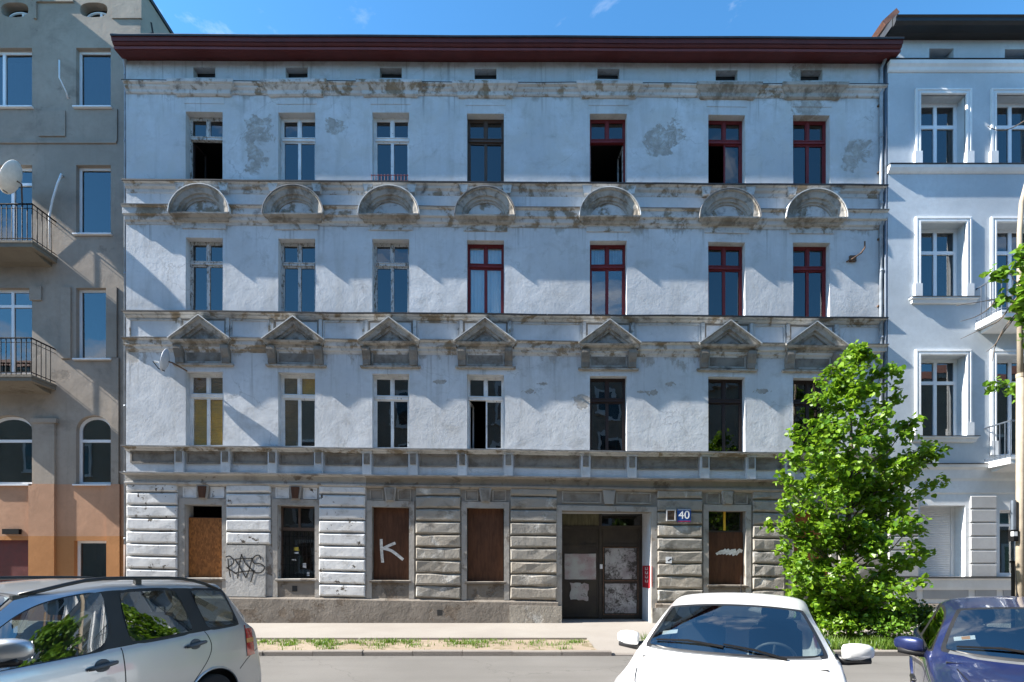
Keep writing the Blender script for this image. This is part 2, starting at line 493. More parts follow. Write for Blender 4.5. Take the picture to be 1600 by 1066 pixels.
weathered('grey_panel', (0.40, 0.40, 0.405), (0.38, 0.38, 0.38), (0.35, 0.35, 0.35), 0.75, 0.8, 0.25, 0.08, 0.1, chips=False)
weathered('opposite_render', (0.34, 0.30, 0.25), (0.27, 0.24, 0.2), (0.22, 0.2, 0.17), 0.66, 0.8, 0.4, 0.15, 0.2, chips=False)
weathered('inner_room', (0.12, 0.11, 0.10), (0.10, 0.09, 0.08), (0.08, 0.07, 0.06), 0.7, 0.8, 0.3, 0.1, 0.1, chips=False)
simple('flashing', (0.030, 0.029, 0.030), 0.55, 0.3, 0.3, 3)  # sheet metal and dirt, blackened further to paint in the ledge shadow lines
simple('rim_paint', (0.52, 0.52, 0.51), 0.7, 0, 0.3, 4)  # pale tone painted as a highlight along the pediment rims
simple('pale_flashing', (0.20, 0.195, 0.19), 0.6, 0.2, 0.35, 3)  # paler copy of the lip metal, painted for sunlit ledge edges
peeling('eave_board', (0.088, 0.021, 0.022), (0.05, 0.022, 0.02), 0.66)
peeling('eave_lip', (0.155, 0.042, 0.040), (0.06, 0.025, 0.022), 0.66)
simple('gutter', (0.035, 0.038, 0.045), 0.5, 0.6, 0.2)
peeling('white_wood', (0.76, 0.76, 0.75), (0.20, 0.17, 0.14), 0.62)
peeling('grey_wood', (0.54, 0.53, 0.51), (0.17, 0.15, 0.125), 0.52)
peeling('red_wood', (0.17, 0.022, 0.025), (0.07, 0.03, 0.025), 0.70)
peeling('brown_wood', (0.085, 0.055, 0.040), (0.05, 0.035, 0.028), 0.6)
peeling('dark_wood', (0.035, 0.022, 0.020), (0.02, 0.015, 0.013), 0.6)
simple('pvc_white', (0.74, 0.75, 0.77), 0.35, 0, 0.03)
simple('zinc', (0.24, 0.27, 0.31), 0.6, 0.15, 0.25, 4)
simple('dark_zinc', (0.10, 0.12, 0.15), 0.5, 0.5, 0.2, 4)
simple('cast_iron', (0.12, 0.075, 0.055), 0.75, 0.1, 0.4, 8, 0.2)
simple('black_iron', (0.006, 0.006, 0.007), 0.7, 0.0, 0.2, 6, 0, 0.15)
simple('rusty_iron', (0.12, 0.07, 0.045), 0.8, 0.2, 0.5, 14, 0.3)
simple('black_roof', (0.016, 0.017, 0.020), 0.55, 0.1, 0.2, 3)
simple('black_paint', (0.012, 0.012, 0.013), 0.7)
simple('white_spray', (0.62, 0.60, 0.56), 0.8, 0, 0.25, 12)
simple('red_spray', (0.36, 0.012, 0.022), 0.6, 0, 0.2, 8)
simple('yellow_blind', (0.74, 0.43, 0.03), 0.7, 0, 0.2, 3)
simple('brown_blind', (0.26, 0.14, 0.04), 0.7, 0, 0.3, 3)
simple('white_cloth', (0.60, 0.60, 0.60), 0.9, 0, 0.08, 2)
simple('grey_cloth', (0.25, 0.25, 0.26), 0.9, 0, 0.2, 2)
simple('dish_white', (0.78, 0.78, 0.75), 0.45, 0, 0.08)
simple('dish_grey', (0.42, 0.45, 0.50), 0.45, 0, 0.08)
simple('sign_blue', (0.015, 0.065, 0.26), 0.35, 0, 0.05)
simple('sign_white', (0.80, 0.80, 0.78), 0.4, 0, 0.03)
simple('concrete_pole', (0.33, 0.275, 0.21), 0.9, 0, 0.15, 5, 0.3)
simple('tile_red', (0.20, 0.085, 0.055), 0.8, 0, 0.3, 6, 0.3)
simple('shutter_white', (0.62, 0.62, 0.63), 0.5, 0, 0.04)
simple('maroon_door', (0.10, 0.018, 0.016), 0.5, 0, 0.15)
glass('pane_glass', 0.095, (0.20, 0.23, 0.25), 0.0, 0.012, 0.14)
glass('dirty_glass', 0.08, (0.18, 0.19, 0.20), 0.02, 0.05, 0.08)
glass('new_glass', 0.11, (0.34, 0.37, 0.39), 0.0, 0.0, 0.03)
glass('car_glass', 0.19, (0.50, 0.56, 0.56), 0.0, 0.0)
glass('clear_glass', 0.10, (0.86, 0.88, 0.88), 0.0, 0.04, 0.05)

def board_mat(name, c, fibre):
    t = NT(name); P = t.pos()
    n = t.noise(1.0, 6, 0.65, 0.5, t.scale(P, (14, 14, 2.2) if fibre == 'ply' else (11, 11, 11)))
    if fibre == 'osb':
        n = t.ma('ADD', t.ma('MULTIPLY', t.voro(26, 'F1', t.scale(P, (1.0, 1.0, 0.45)), 'Color'), 0.5), t.ma('MULTIPLY', n, 0.5))
    cc = t.mix(t.ramp(n, 0.25, 0.78), tuple(x * 0.62 for x in c), tuple(x * 1.25 for x in c))
    cc = t.mix(t.ramp(t.noise(1.1, 7, 0.6), 0.5, 0.75, 0, 0.5), cc, tuple(x * 0.5 for x in c))
    MAT[name] = t.done(t.bsdf(cc, 0.75, t.bump(n, 0.25, 0.01), Specular_IOR_Level=0.25)); return MAT[name]
board_mat('osb_board', (0.27, 0.105, 0.030), 'osb')
board_mat('brown_board', (0.085, 0.036, 0.018), 'ply')
board_mat('olive_board', (0.11, 0.10, 0.06), 'ply')

def scratched(name, c, d, pink, thr):
    t = NT(name)
    n = t.noise(3.6, 13, 0.80, 0.25)
    cc = t.mix(t.ramp(t.noise(2.2, 6, 0.6), 0.35, 0.7), c, pink)
    cc = t.mix(t.ramp(n, thr + 0.02, thr - 0.10), cc, d)
    MAT[name] = t.done(t.bsdf(cc, 0.75)); return MAT[name]
scratched('torn_poster', (0.36, 0.36, 0.355), (0.045, 0.04, 0.036), (0.22, 0.20, 0.205), 0.52)
scratched('torn_poster_pale', (0.38, 0.39, 0.38), (0.10, 0.09, 0.08), (0.30, 0.22, 0.225), 0.455)
scratched('gate_metal', (0.028, 0.022, 0.018), (0.016, 0.013, 0.012), (0.045, 0.036, 0.026), 0.42)

# ---- street surfaces
def ground_mat(name, c, c2, sc, bump=0.3, spot=None):
    t = NT(name)
    cc = t.mix(t.ramp(t.noise(sc * 0.25, 8, 0.6), 0.3, 0.7), c, c2)
    cc = t.mix(t.ramp(t.noise(60, 4, 0.7), 0.35, 0.7, 0, 0.45), cc, tuple(x * 0.65 for x in c))
    if spot: cc = t.mix(t.ramp(t.noise(sc, 9, 0.7, 0.5), 0.52, 0.6, 0, 0.8), cc, spot)
    MAT[name] = t.done(t.bsdf(cc, 0.92, t.bump(t.noise(45, 6, 0.7), bump, 0.01), Specular_IOR_Level=0.2)); return MAT[name]
def asphalt_mat():
    t = NT('asphalt'); P = t.pos()
    c = t.mix(t.ramp(t.noise(0.35, 8, 0.6), 0.3, 0.7), (0.132, 0.124, 0.114), (0.168, 0.158, 0.146))
    c = t.mix(t.ramp(t.noise(1.0, 5, 0.6, 0.0, t.scale(P, (0.12, 2.2, 1))), 0.42, 0.72, 0, 0.45), c, (0.115, 0.108, 0.10))
    c = t.mix(t.ramp(t.noise(90, 3, 0.7), 0.35, 0.75, 0, 0.5), c, (0.09, 0.085, 0.08))
    c = t.mix(t.ramp(t.noise(0.9, 9, 0.72, 0.6), 0.60, 0.68, 0, 0.35), c, (0.085, 0.08, 0.075))
    v = t.N.new('ShaderNodeVectorMath'); v.operation = 'ADD'
    t.put(v.inputs[0], P); t.put(v.inputs[1], t.scale(t.noise(1.3, 6, 0.65, 0.0, None, 'Color'), 0.9))
    cr = t.ramp(t.voro(0.33, 'DISTANCE_TO_EDGE', v.outputs[0]), 0.006, 0.001)
    c = t.mix(t.ma('MULTIPLY', cr, 0.35), c, (0.05, 0.047, 0.044))
    MAT['asphalt'] = t.done(t.bsdf(c, 0.9, t.bump(t.noise(70, 5, 0.7), 0.35, 0.01), Specular_IOR_Level=0.25))
asphalt_mat()
ground_mat('pavement_concrete', (0.25, 0.225, 0.20), (0.30, 0.275, 0.245), 1.5, 0.25)
ground_mat('soil', (0.255, 0.20, 0.145), (0.31, 0.25, 0.19), 2.5, 0.8, (0.15, 0.125, 0.07))
ground_mat('kerb_stone_mat', (0.21, 0.185, 0.165), (0.255, 0.23, 0.205), 3.0, 0.5)
ground_mat('earth', (0.05, 0.065, 0.025), (0.08, 0.085, 0.035), 2.5, 0.8)

def leaf_mat(name, a, b, tr=0.35):
    t = NT(name)
    r = t.island()
    c = t.mix(r, a, b)
    d = t.bsdf(c, 0.42, Specular_IOR_Level=0.45)
    tl = t.N.new('ShaderNodeBsdfTranslucent'); t.put(tl.inputs[0], t.mix(0.5, c, (0.25, 0.42, 0.02)))
    m = t.N.new('ShaderNodeMixShader'); m.inputs[0].default_value = tr
    t.L.new(d, m.inputs[1]); t.L.new(tl.outputs[0], m.inputs[2])
    MAT[name] = t.done(m.outputs[0]); return MAT[name]
leaf_mat('linden_leaf', (0.055, 0.145, 0.008), (0.21, 0.35, 0.018), 0.45)
leaf_mat('maple_leaf', (0.08, 0.18, 0.012), (0.13, 0.25, 0.02))
leaf_mat('shrub_leaf', (0.028, 0.070, 0.010), (0.065, 0.135, 0.016), 0.25)
leaf_mat('dark_leaf', (0.03, 0.06, 0.012), (0.05, 0.10, 0.02), 0.2)
leaf_mat('grass_blade', (0.055, 0.125, 0.012), (0.135, 0.20, 0.03), 0.28)
simple('bark', (0.11, 0.085, 0.065), 0.9, 0, 0.3, 10, 0.6)

# ---- car finishes
def car_paint(name, c, metal, rough, coat=1.0, flake=0.0):
    t = NT(name)
    dirt = t.noise(3.0, 8, 0.65)
    cc = t.mix(t.ramp(dirt, 0.45, 0.8, 0, 0.10), c, (0.30, 0.27, 0.23))
    MAT[name] = t.done(t.bsdf(cc, rough, None, Metallic=metal, Coat_Weight=coat, Coat_Roughness=0.03))
car_paint('silver_paint', (0.50, 0.52, 0.54), 0.75, 0.36)
car_paint('white_paint', (0.80, 0.80, 0.80), 0.0, 0.35)
car_paint('blue_paint', (0.011, 0.019, 0.082), 0.3, 0.32)
simple('rubber_trim', (0.012, 0.012, 0.013), 0.45)
simple('tyre_rubber', (0.016, 0.016, 0.016), 0.85, 0, 0.2, 20, 0.2)
simple('alloy', (0.45, 0.46, 0.47), 0.35, 0.85, 0.1)
simple('seat_fabric', (0.028, 0.029, 0.032), 0.9, 0, 0.2, 30)
simple("dark_cloth", (0.03,0.03,0.032), 0.9)
simple('dash_plastic', (0.032, 0.033, 0.036), 0.7)
simple('pale_plastic', (0.45, 0.46, 0.45), 0.7)
simple('lamp_red', (0.42, 0.012, 0.012), 0.15, 0, 0.05, 6, 0, 0.6, 1.0)
simple('lamp_clear', (0.55, 0.56, 0.58), 0.12, 0.3, 0.05, 6, 0, 0.6, 1.0)
simple('chrome', (0.70, 0.71, 0.72), 0.12, 1.0, 0.02)
simple('grey_plastic', (0.10, 0.105, 0.11), 0.55)
simple('sticker_white', (0.65, 0.66, 0.68), 0.5)
simple('sticker_orange', (0.60, 0.28, 0.08), 0.5)
simple('sticker_yellow', (0.55, 0.42, 0.05), 0.5)

# ---------------------------------------------------------------- ground, road, pavement
ROAD_Z = -0.11
KERB_Y = -5.0
g = MB(); g.quad((-400, -400, -0.6), (400, -400, -0.6), (400, 400, -0.6), (-400, 400, -0.6))
setp(g.build('ground', MAT['earth'], origin='0'), kind='structure')
g = MB(); g.box(-120, 120, -16.6, KERB_Y - 0.01, ROAD_Z - 0.3, ROAD_Z)
setp(g.build('road', MAT['asphalt'], origin='0'), kind='structure')
g = MB(); g.box(-120, 120, -19.6, -16.6, ROAD_Z - 0.3, 0.02)
setp(g.build('near_pavement', MAT['pavement_concrete'], origin='0'), kind='structure')
g = MB(); g.box(-120, 120, -3.25, 2.0, -0.4, 0.0)
setp(g.build('pavement', MAT['pavement_concrete'], origin='0'), kind='structure')
# worn verge of bare soil between pavement and kerb, broken by the drive into the gate
VDX0, VDX1 = 1.75, 3.05
def verge(x0, x1):
    m = MB(); V, F = [], []
    nx, ny = max(2, int((x1 - x0) / 0.35)), 6
    r2 = random.Random(5)
    for i in range(nx + 1):
        for j in range(ny + 1):
            e = 0 if j in (0, ny) else 1
            V.append((x0 + (x1 - x0) * i / nx, -3.25 + (KERB_Y + 0.14 + 3.25) * j / ny, -0.035 + e * r2.uniform(-0.015, 0.035)))
    for i in range(nx):
        for j in range(ny):
            a = i * (ny + 1) + j
            F.append((a, a + ny + 1, a + ny + 2, a + 1))
    m.add(V, F)
    return setp(m.build('verge', MAT['soil'], smooth=True, origin='0'), kind='structure')
verge(-120, VDX0); verge(VDX1 + 0.0, 120)
g = MB(); g.add([(VDX0, -3.25, 0.0), (VDX1, -3.25, 0.0), (VDX1, KERB_Y + 0.14, -0.075), (VDX0, KERB_Y + 0.14, -0.075), (VDX0, -3.25, -0.3), (VDX1, -3.25, -0.3), (VDX1, KERB_Y + 0.14, -0.3), (VDX0, KERB_Y + 0.14, -0.3)],
               [(0, 1, 2, 3), (4, 7, 6, 5), (0, 4, 5, 1), (1, 5, 6, 2), (2, 6, 7, 3), (3, 7, 4, 0)])
setp(g.build('driveway', MAT['pavement_concrete'], origin='0'), kind='structure')
kerb = empty('kerb', (0, KERB_Y, 0)); setp(kerb, kind='structure')
def kstone(drop):
    m = MB()
    prof = [(0.0, -0.3), (0.0, -0.018), (0.012, 0.0), (0.14, 0.0), (0.14, -0.3)]
    V = [(x, p, z - drop) for x in (0.006, 0.994) for p, z in prof]
    m.add(V, [(0, 1, 2, 3, 4), (9, 8, 7, 6, 5)] + [(i, i + 5, (i + 1) % 5 + 5, (i + 1) % 5) for i in range(5)])
    return m
kme, kme_low = None, None
for k in range(-15, 16):
    low = k in (2,)
    if low: o = kstone(0.065).build('kerb_stone', MAT['kerb_stone_mat'], kerb, loc=(0, 0, 0))
    elif kme is None:
        o = kstone(0.0).build('kerb_stone', MAT['kerb_stone_mat'], kerb, loc=(0, 0, 0)); kme = o.data
    else: o = link('kerb_stone', kme, None, kerb)
    o.location = (k * 1.0, rnd.uniform(-0.008, 0.008), -0.012 + rnd.uniform(-0.008, 0.006))
for x0, x1 in ((-120, -15), (16, 120)):
    m = MB(); m.box(x0, x1, 0, 0.14, -0.3, -0.012); o = m.build('kerb_run', MAT['kerb_stone_mat'], kerb)
# concrete edging between pavement and verge
m = MB(); m.box(-120, VDX0, -3.31, -3.245, -0.3, 0.012); setp(m.build('pavement_edging', MAT['kerb_stone_mat'], origin='0'), kind='structure')

# ---------------------------------------------------------------- the old tenement
house = empty('old_tenement', (0, 0, 0), 0, 'derelict four-storey tenement with peeling whitewashed plaster, boarded ground floor and dark red eaves', 'building')
AX = [fx(c) for c in (319, 463.5, 610.5, 758.5, 950.5, 1135.5, 1268)]
XL, XR = fx(197), fx(1381)
WW = 1.11
F4 = (fz(284, .185), fz(177.5)); F3 = (fz(490, .19), fz(375.5)); F2 = (fz(702, .2), fz(586)); G0 = (fz(909), fz(795))
GATE = (fx(878), fx(1017), 0.0, fz(797.5))
ZT = fz(92)
ops = []
for a in AX:
    for f in (F4, F3, F2): ops.append((a - WW / 2, a + WW / 2, f[0], f[1]))
    ops.append((a - 0.33, a + 0.33, fz(123.5), fz(107.5)))
m = MB(); wall_open(m, XL, XR, fz(757), ZT, ops, 0.0, 0.36)
m.build('wall', MAT['wall_plaster'], house, w=True, recalc=False)
# ground floor wall, paint stops at a line between the second and third window
SPLIT = fx(573)
gops = [(a - WW / 2, a + WW / 2, G0[0], G0[1]) for i, a in enumerate(AX) if i != 4] + [(GATE[0], GATE[1], -0.3, GATE[3])]
m = MB(); wall_open(m, XL, SPLIT, -0.3, fz(757), [q for q in gops if q[1] < SPLIT], 0.0, 0.36)
m.build('ground_floor_wall', MAT['ground_wall_mat'], house, w=True, recalc=False, label='whitewashed stretch of the ground floor wall')
m = MB(); wall_open(m, SPLIT, XR, -0.3, fz(757), [q for q in gops if q[0] > SPLIT], 0.0, 0.36)
m.build('ground_floor_wall', MAT['bare_wall_mat'], house, w=True, recalc=False, label='unpainted brown stretch of the ground floor wall')
# rooms behind the windows
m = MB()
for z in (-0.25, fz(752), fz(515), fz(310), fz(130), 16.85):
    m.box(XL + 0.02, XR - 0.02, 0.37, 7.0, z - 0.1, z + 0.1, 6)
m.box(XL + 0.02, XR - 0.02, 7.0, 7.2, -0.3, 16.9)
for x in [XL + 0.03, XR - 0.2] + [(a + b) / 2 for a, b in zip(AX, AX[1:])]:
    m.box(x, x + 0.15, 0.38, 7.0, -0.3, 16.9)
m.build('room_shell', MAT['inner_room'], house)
m = MB(); m.box(XL, XR, 0.3, 11, fz(60, .5) - 0.12, fz(60, .5) - 0.03)
m.box(XL, XL + 0.02, 0.36, 11, -0.3, 16.9); m.box(XR - 0.02, XR, 0.36, 11, -0.3, 16.9)
m.build('roof', MAT['black_roof'], house)

# --- eaves: stepped dark red boards under a thin gutter
EP = 0.55
el, er = fx(172, EP), fx(1413, EP)
zt = fz(57.5, EP); zb = fz(95.5)
def eave(prof, mat, name):
    m = MB(); m.course(prof, el, er, 0.0, 0.05, 0, 1.5); return m.build(name, MAT[mat], house, w=False)
sl = 0.0042
class Tilt: pass
def build_tilt(m, name, mat):
    m.V = [(x, y, z - sl * x + 0.006 * math.sin(1.1 * x)) for x, y, z in m.V]
    return m.build(name, MAT[mat], house)
def eave_run(pts, name, mat):
    m = MB(); m.course([(q, fz(py, q)) for q, py in pts], el, er, 0, 0.05, 0, 1.5); return build_tilt(m, name, mat)
def eave_strip(pts, name, mat):
    # a board with its own thickness, given by its outer face
    back = [(q - .03, fz(py, q) + .004) for q, py in reversed(pts)]
    P_ = [(q, fz(py, q)) for q, py in pts] + back
    V, F = [], []
    n = 16; k_ = len(P_)
    for i in range(n + 1):
        x = el + (er - el) * i / n
        V += [(x, -q, z) for q, z in P_]
    for i in range(n):
        for j in range(k_): F.append((i * k_ + j, i * k_ + (j + 1) % k_, (i + 1) * k_ + (j + 1) % k_, (i + 1) * k_ + j))
    F += [tuple(range(k_)), tuple(reversed(range(n * k_, (n + 1) * k_)))]
    m = MB(); m.add(V, F); return build_tilt(m, name, mat)
eave_strip([(.02, 96.5), (.14, 92.5), (.30, 84.5), (.385, 80.5)], 'eave_board', 'eave_board')
eave_strip([(.375, 80.2), (.42, 79.0), (.425, 75.5), (.41, 74.8)], 'eave_board', 'eave_lip')
eave_strip([(.40, 75.2), (.44, 73.0), (.475, 69.0), (.48, 67.0)], 'eave_board', 'eave_board')
eave_strip([(.47, 67.2), (.50, 66.5), (.525, 59.0), (.52, 58.0)], 'eave_board', 'eave_board')
eave_strip([(.51, 58.6), (.55, 58.2), (.56, 55.8), (.55, 55.0)], 'gutter', 'gutter')
m = MB(); m.box(el, er, -.53, .35, fz(57, .55) - .005, fz(57, .55) + .01, 16); build_tilt(m, 'eave_cover', 'gutter')
for xe in (el + .004, er - .024):
    m = MB(); V = [(0.0, fz(97)), (.38, fz(80, .38)), (.52, fz(59, .52)), (0.0, fz(59, .52))]
    m.add([(xe, -q, z) for q, z in V] + [(xe + .02, -q, z) for q, z in V], [(0, 1, 2, 3), (7, 6, 5, 4), (0, 4, 5, 1), (1, 5, 6, 2), (2, 6, 7, 3), (3, 7, 4, 0)]); build_tilt(m, 'eave_end', 'eave_board')

def chip(m, amt, seed):
    r_ = random.Random(seed * 7 + 3)
    m.V = [(x + r_.uniform(-amt, amt), y + (r_.uniform(-amt * .5, amt * 1.5) if y < -.05 else 0), z + r_.uniform(-amt, amt)) for x, y, z in m.V]
# --- attic course with a raised length over each window
zA = fz(129, .18); zA1 = fz(149, .04)
def runs(name, prof, mat, flash=None):
    m = MB(); m.course(prof, XL + 0.02, XR - 0.02, 0.0, 0.03)
    m.build(name, MAT[mat], house, w=True)
    if flash:
        p, z = flash
        m = MB(); m.course([(p - 0.05, z), (p + 0.02, z), (p + 0.022, z + 0.028), (p - 0.05, z + 0.045)], XL, XR, 0.0, 0.05)
        return m
runs('attic_cornice', [(0.02, zA1), (0.05, zA1 + .03), (0.055, zA1 + .09), (0.11, zA1 + .14), (0.11, zA - .06), (0.17, zA - .03), (0.18, zA - .0), (0.0, zA + .02)], 'moulding')
runs_f = MB(); runs_f.course([(0.12, zA + .004), (0.185, zA + .002), (0.185, zA + .02), (0.05, zA + .05)], XL, XR, 0, 0.02)
runs_f.build('cornice_flashing', MAT['flashing'], house, w=True)
for i, a in enumerate(AX):
    z1, z0 = fz(124.5, .24), fz(151, .07)
    m = MB(); m.course([(0.05, z0), (0.09, z0 + .03), (0.10, z0 + .13), (0.17, z0 + .20), (0.18, z1 - .12), (0.23, z1 - .09), (0.24, z1 - .01), (0.0, z1 + .015)], a - 0.74, a + 0.74, 1.0, 0.03)
    m.build('cornice_block', MAT['moulding' if i < 5 else 'grimy_shaded_moulding'], house, w=True)
    m = MB(); m.box(a - 0.6, a + 0.6, -0.014, 0.02, fz(165), fz(153)); m.build('lintel_panel', MAT['wall_plaster'], house, w=True)
    m = MB(); m.box(a - 0.33, a + 0.33, 0.20, 0.24, fz(123.5), fz(107.5)); m.build('attic_vent', MAT['black_paint'], house, w=True)

# --- sill course under the top floor, brackets, segmental pediments
zB = fz(284, .185)
runs('sill_course', [(0.0, zB - .30), (0.02, zB - .27), (0.03, zB - .18), (0.10, zB - .14), (0.11, zB - .07), (0.17, zB - .05), (0.18, zB - .012), (0.0, zB - .005)], 'moulding')
def flashing(z, p, breaks=None, mat='flashing'):
    xs = [XL] + (breaks or []) + [XR]
    for a, b in zip(xs, xs[1:]):
        m = MB(); m.course([(0.0, z - .01), (p + .014, z - .042), (p + .016, z - .004), (0.0, z + .022)], a + .004, b - .004, 0.0, 0.03)
        m.build('cornice_flashing', MAT[mat], house, w=True)
mids = [(a + b) / 2 for a, b in zip(AX, AX[1:])]
flashing(zB, 0.185, mids)
ZC = fz(335, .26)
for i, a in enumerate(AX):
    for s in (-1, 1):
        cx = a + s * 0.655
        m = MB(); m.poly([(cx - .16, zB - .04), (cx - .13, zB - .13), (cx - .09, zB - .30), (cx + .09, zB - .30), (cx + .13, zB - .13), (cx + .16, zB - .04)], -0.15, 0.02)
        m.build('bracket', MAT['moulding'], house, w=True)
    # arch
    path = [(a - 0.90 * math.cos(q), ZC - 0.02 + 0.83 * math.sin(q)) for q in [math.pi * k / 22 for k in range(23)]]
    prof = [(0, -.03), (0, .27), (.035, .285), (.05, .235), (.12, .215), (.19, .19), (.20, .15), (.27, .125), (.285, .085), (.33, .07), (.335, -.03)]
    m = MB(); m.sweep(path, prof); chip(m, .007, i); m.build('arched_pediment', MAT['grimy_shaded_moulding'], house, w=True, smooth=False)
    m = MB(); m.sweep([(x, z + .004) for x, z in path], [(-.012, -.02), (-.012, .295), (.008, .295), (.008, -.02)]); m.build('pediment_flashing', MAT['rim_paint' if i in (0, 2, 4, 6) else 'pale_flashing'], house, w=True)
    inn = [(a - 0.57 * math.cos(q), ZC + 0.0 + 0.50 * math.sin(q)) for q in [math.pi * k / 16 for k in range(17)]]
    m = MB(); m.poly(inn, -0.035, 0.02); m.build('tympanum', MAT['moulding'], house, w=True)
    m = MB(); m.course([(0.09, ZC - .155), (0.13, ZC - .13), (0.15, ZC - .08), (0.22, ZC - .06), (0.265, ZC - .045), (0.27, ZC - .005), (0.0, ZC + .0)], a - .70, a + .70, .75, 0.03)
    m.build('pediment_base', MAT['grimy_shaded_moulding'], house, w=True)
    m = MB(); m.box(a - .66, a + .66, -.03, .02, fz(362), fz(352.5)); m.build('lintel_panel', MAT['moulding'], house, w=True)
zC = fz(323, .23)
runs('arch_course', [(0.02, zC - .46), (0.035, zC - .41), (0.09, zC - .37), (0.10, zC - .31), (0.11, zC - .262), (0.0, zC - .26)], 'moulding')
gaps = [XL + .01] + [a + s * .87 for a in AX for s in (-1, 1)] + [XR - .01]
for x0, x1 in zip(gaps[::2], gaps[1::2]):
    if x1 - x0 < .05: continue
    m = MB(); m.course([(0.12, zC - .265), (0.17, zC - .24), (0.17, zC - .06), (0.22, zC - .04), (0.23, zC - .01), (0.0, zC)], x0, x1, 0.0, .03); m.build('arch_course', MAT['moulding'], house, w=True)
    m = MB(); m.course([(0.0, zC - .005), (.247, zC - .017), (.249, zC + .001), (0.0, zC + .027)], x0, x1, 0.0, 0.03); m.build('cornice_flashing', MAT['pale_flashing'], house, w=True)

# --- second course: sill ledge, framed frieze, triangular pediments
zD = fz(490, .19); zD2 = fz(532, .22)
runs('sill_course', [(0.0, zD - .16), (0.03, zD - .14), (0.10, zD - .11), (0.11, zD - .06), (0.17, zD - .045), (0.18, zD - .012), (0.0, zD - .005)], 'moulding')
flashing(zD, 0.19, mids)
runs('pediment_course', [(0.01, zD2 - .36), (0.03, zD2 - .31), (0.07, zD2 - .28), (0.08, zD2 - .22), (0.10, zD2 - .195), (0.0, zD2 - .19)], 'moulding')
for x0, x1 in zip(gaps[::2], gaps[1::2]):
    if x1 - x0 < .05: continue
    m = MB(); m.course([(0.10, zD2 - .20), (0.14, zD2 - .18), (0.15, zD2 - .05), (0.21, zD2 - .035), (0.22, zD2 - .005), (0.0, zD2)], x0, x1, 0.0, .03); m.build('pediment_course', MAT['moulding'], house, w=True)
    m = MB(); m.course([(0.0, zD2 - .006), (.237, zD2 - .018), (.239, zD2), (0.0, zD2 + .026)], x0, x1, 0.0, 0.03); m.build('cornice_flashing', MAT['pale_flashing'], house, w=True)
def panel_frame(x0, x1, z0, z1, b, p, mat, name='frieze_panel', fill=None):
    m = MB()
    m.box(x0, x1, -p, .02, z0, z0 + b, 3); m.box(x0, x1, -p, .02, z1 - b, z1, 3)
    m.box(x0, x0 + b, -p * .97, .02, z0 + b, z1 - b); m.box(x1 - b, x1, -p * .97, .02, z0 + b, z1 - b)
    o = m.build(name, MAT[mat], house, w=True)
    if fill:
        m = MB(); m.box(x0 + b, x1 - b, -.008, .02, z0 + b, z1 - b, 2); m.build('panel_field', MAT[fill], o if False else house, w=True)
    return o
for i, a in enumerate(AX):
    z0, z1 = zD2 + .06, zD - .17
    nxt = AX[i + 1] if i < 6 else None
    if i == 0: panel_frame(XL + .1, a - .80, z0, z1, .045, .028, 'moulding')
    if nxt: panel_frame(a + .80, nxt - .80, z0, z1, .045, .028, 'moulding')
    else: panel_frame(a + .80, XR - .1, z0, z1, .045, .028, 'moulding')
    panel_frame(a - .66, a + .66, z0 + .1, z1, .04, .02, 'frieze_panel', 'frieze_panel')
    for s in (-1, 1):
        m = MB(); m.box(a + s * .73 - .05, a + s * .73 + .05, -.055, .02, z0 - .04, z1 + .02); m.build('pilaster_strip', MAT['moulding'], house, w=True)
    # triangle
    zf = fz(534, .25)
    path = [(a - .92, zf), (a, zf + .68), (a + .92, zf)]
    path = [path[0], ((path[0][0] + a) / 2, zf + .34), path[1], ((a + path[2][0]) / 2, zf + .34), path[2]]
    prof = [(0, -.03), (0, .27), (.03, .285), (.045, .23), (.10, .21), (.16, .19), (.17, .13), (.235, .11), (.245, -.03)]
    m = MB(); m.sweep(path, prof); chip(m, .007, i + 9); m.build('triangular_pediment', MAT['grimy_shaded_moulding'], house, w=True)
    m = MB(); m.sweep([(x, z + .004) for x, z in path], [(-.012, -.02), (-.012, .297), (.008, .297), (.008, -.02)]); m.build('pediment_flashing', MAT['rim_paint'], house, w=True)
    m = MB(); m.poly([(a - .60, zf - .02), (a, zf + .43), (a + .60, zf - .02)], -.045, .02); m.build('tympanum', MAT['grimy_shaded_moulding'], house, w=True)
    m = MB(); m.course([(0.08, zf - .17), (0.11, zf - .15), (0.12, zf - .09), (0.22, zf - .06), (0.25, zf - .01), (0.0, zf + .0)], a - .72, a + .72, .75, 0.03); m.build('pediment_base', MAT['grimy_shaded_moulding'], house, w=True)
    # entablature with two consoles
    zt_, zb_ = zf - .165, fz(577)
    for s in (-1, 1):
        cx = a + s * .70
        m = MB()
        V = []
        pr = [(.20, zt_), (.20, zt_ - .10), (.16, zt_ - .22), (.11, zt_ - .34), (.10, zb_ + .06), (.02, zb_ + .06)]
        m.course([(p, z) for p, z in reversed(pr)], cx - .115, cx + .115, 0.0, .02); m.build('console', MAT['frieze_panel'], house, w=True)
    panel_frame(a - .57, a + .57, zb_ + .08, zt_ + .01, .05, .035, 'grimy_shaded_moulding', 'lintel_panel', 'frieze_panel')
    m = MB(); m.course([(0.04, zb_ - .02), (.075, zb_), (.08, zb_ + .05), (.0, zb_ + .065)], a - .83, a + .83, 1.0, .02); m.build('lintel_ledge', MAT['grimy_shaded_moulding'], house, w=True)

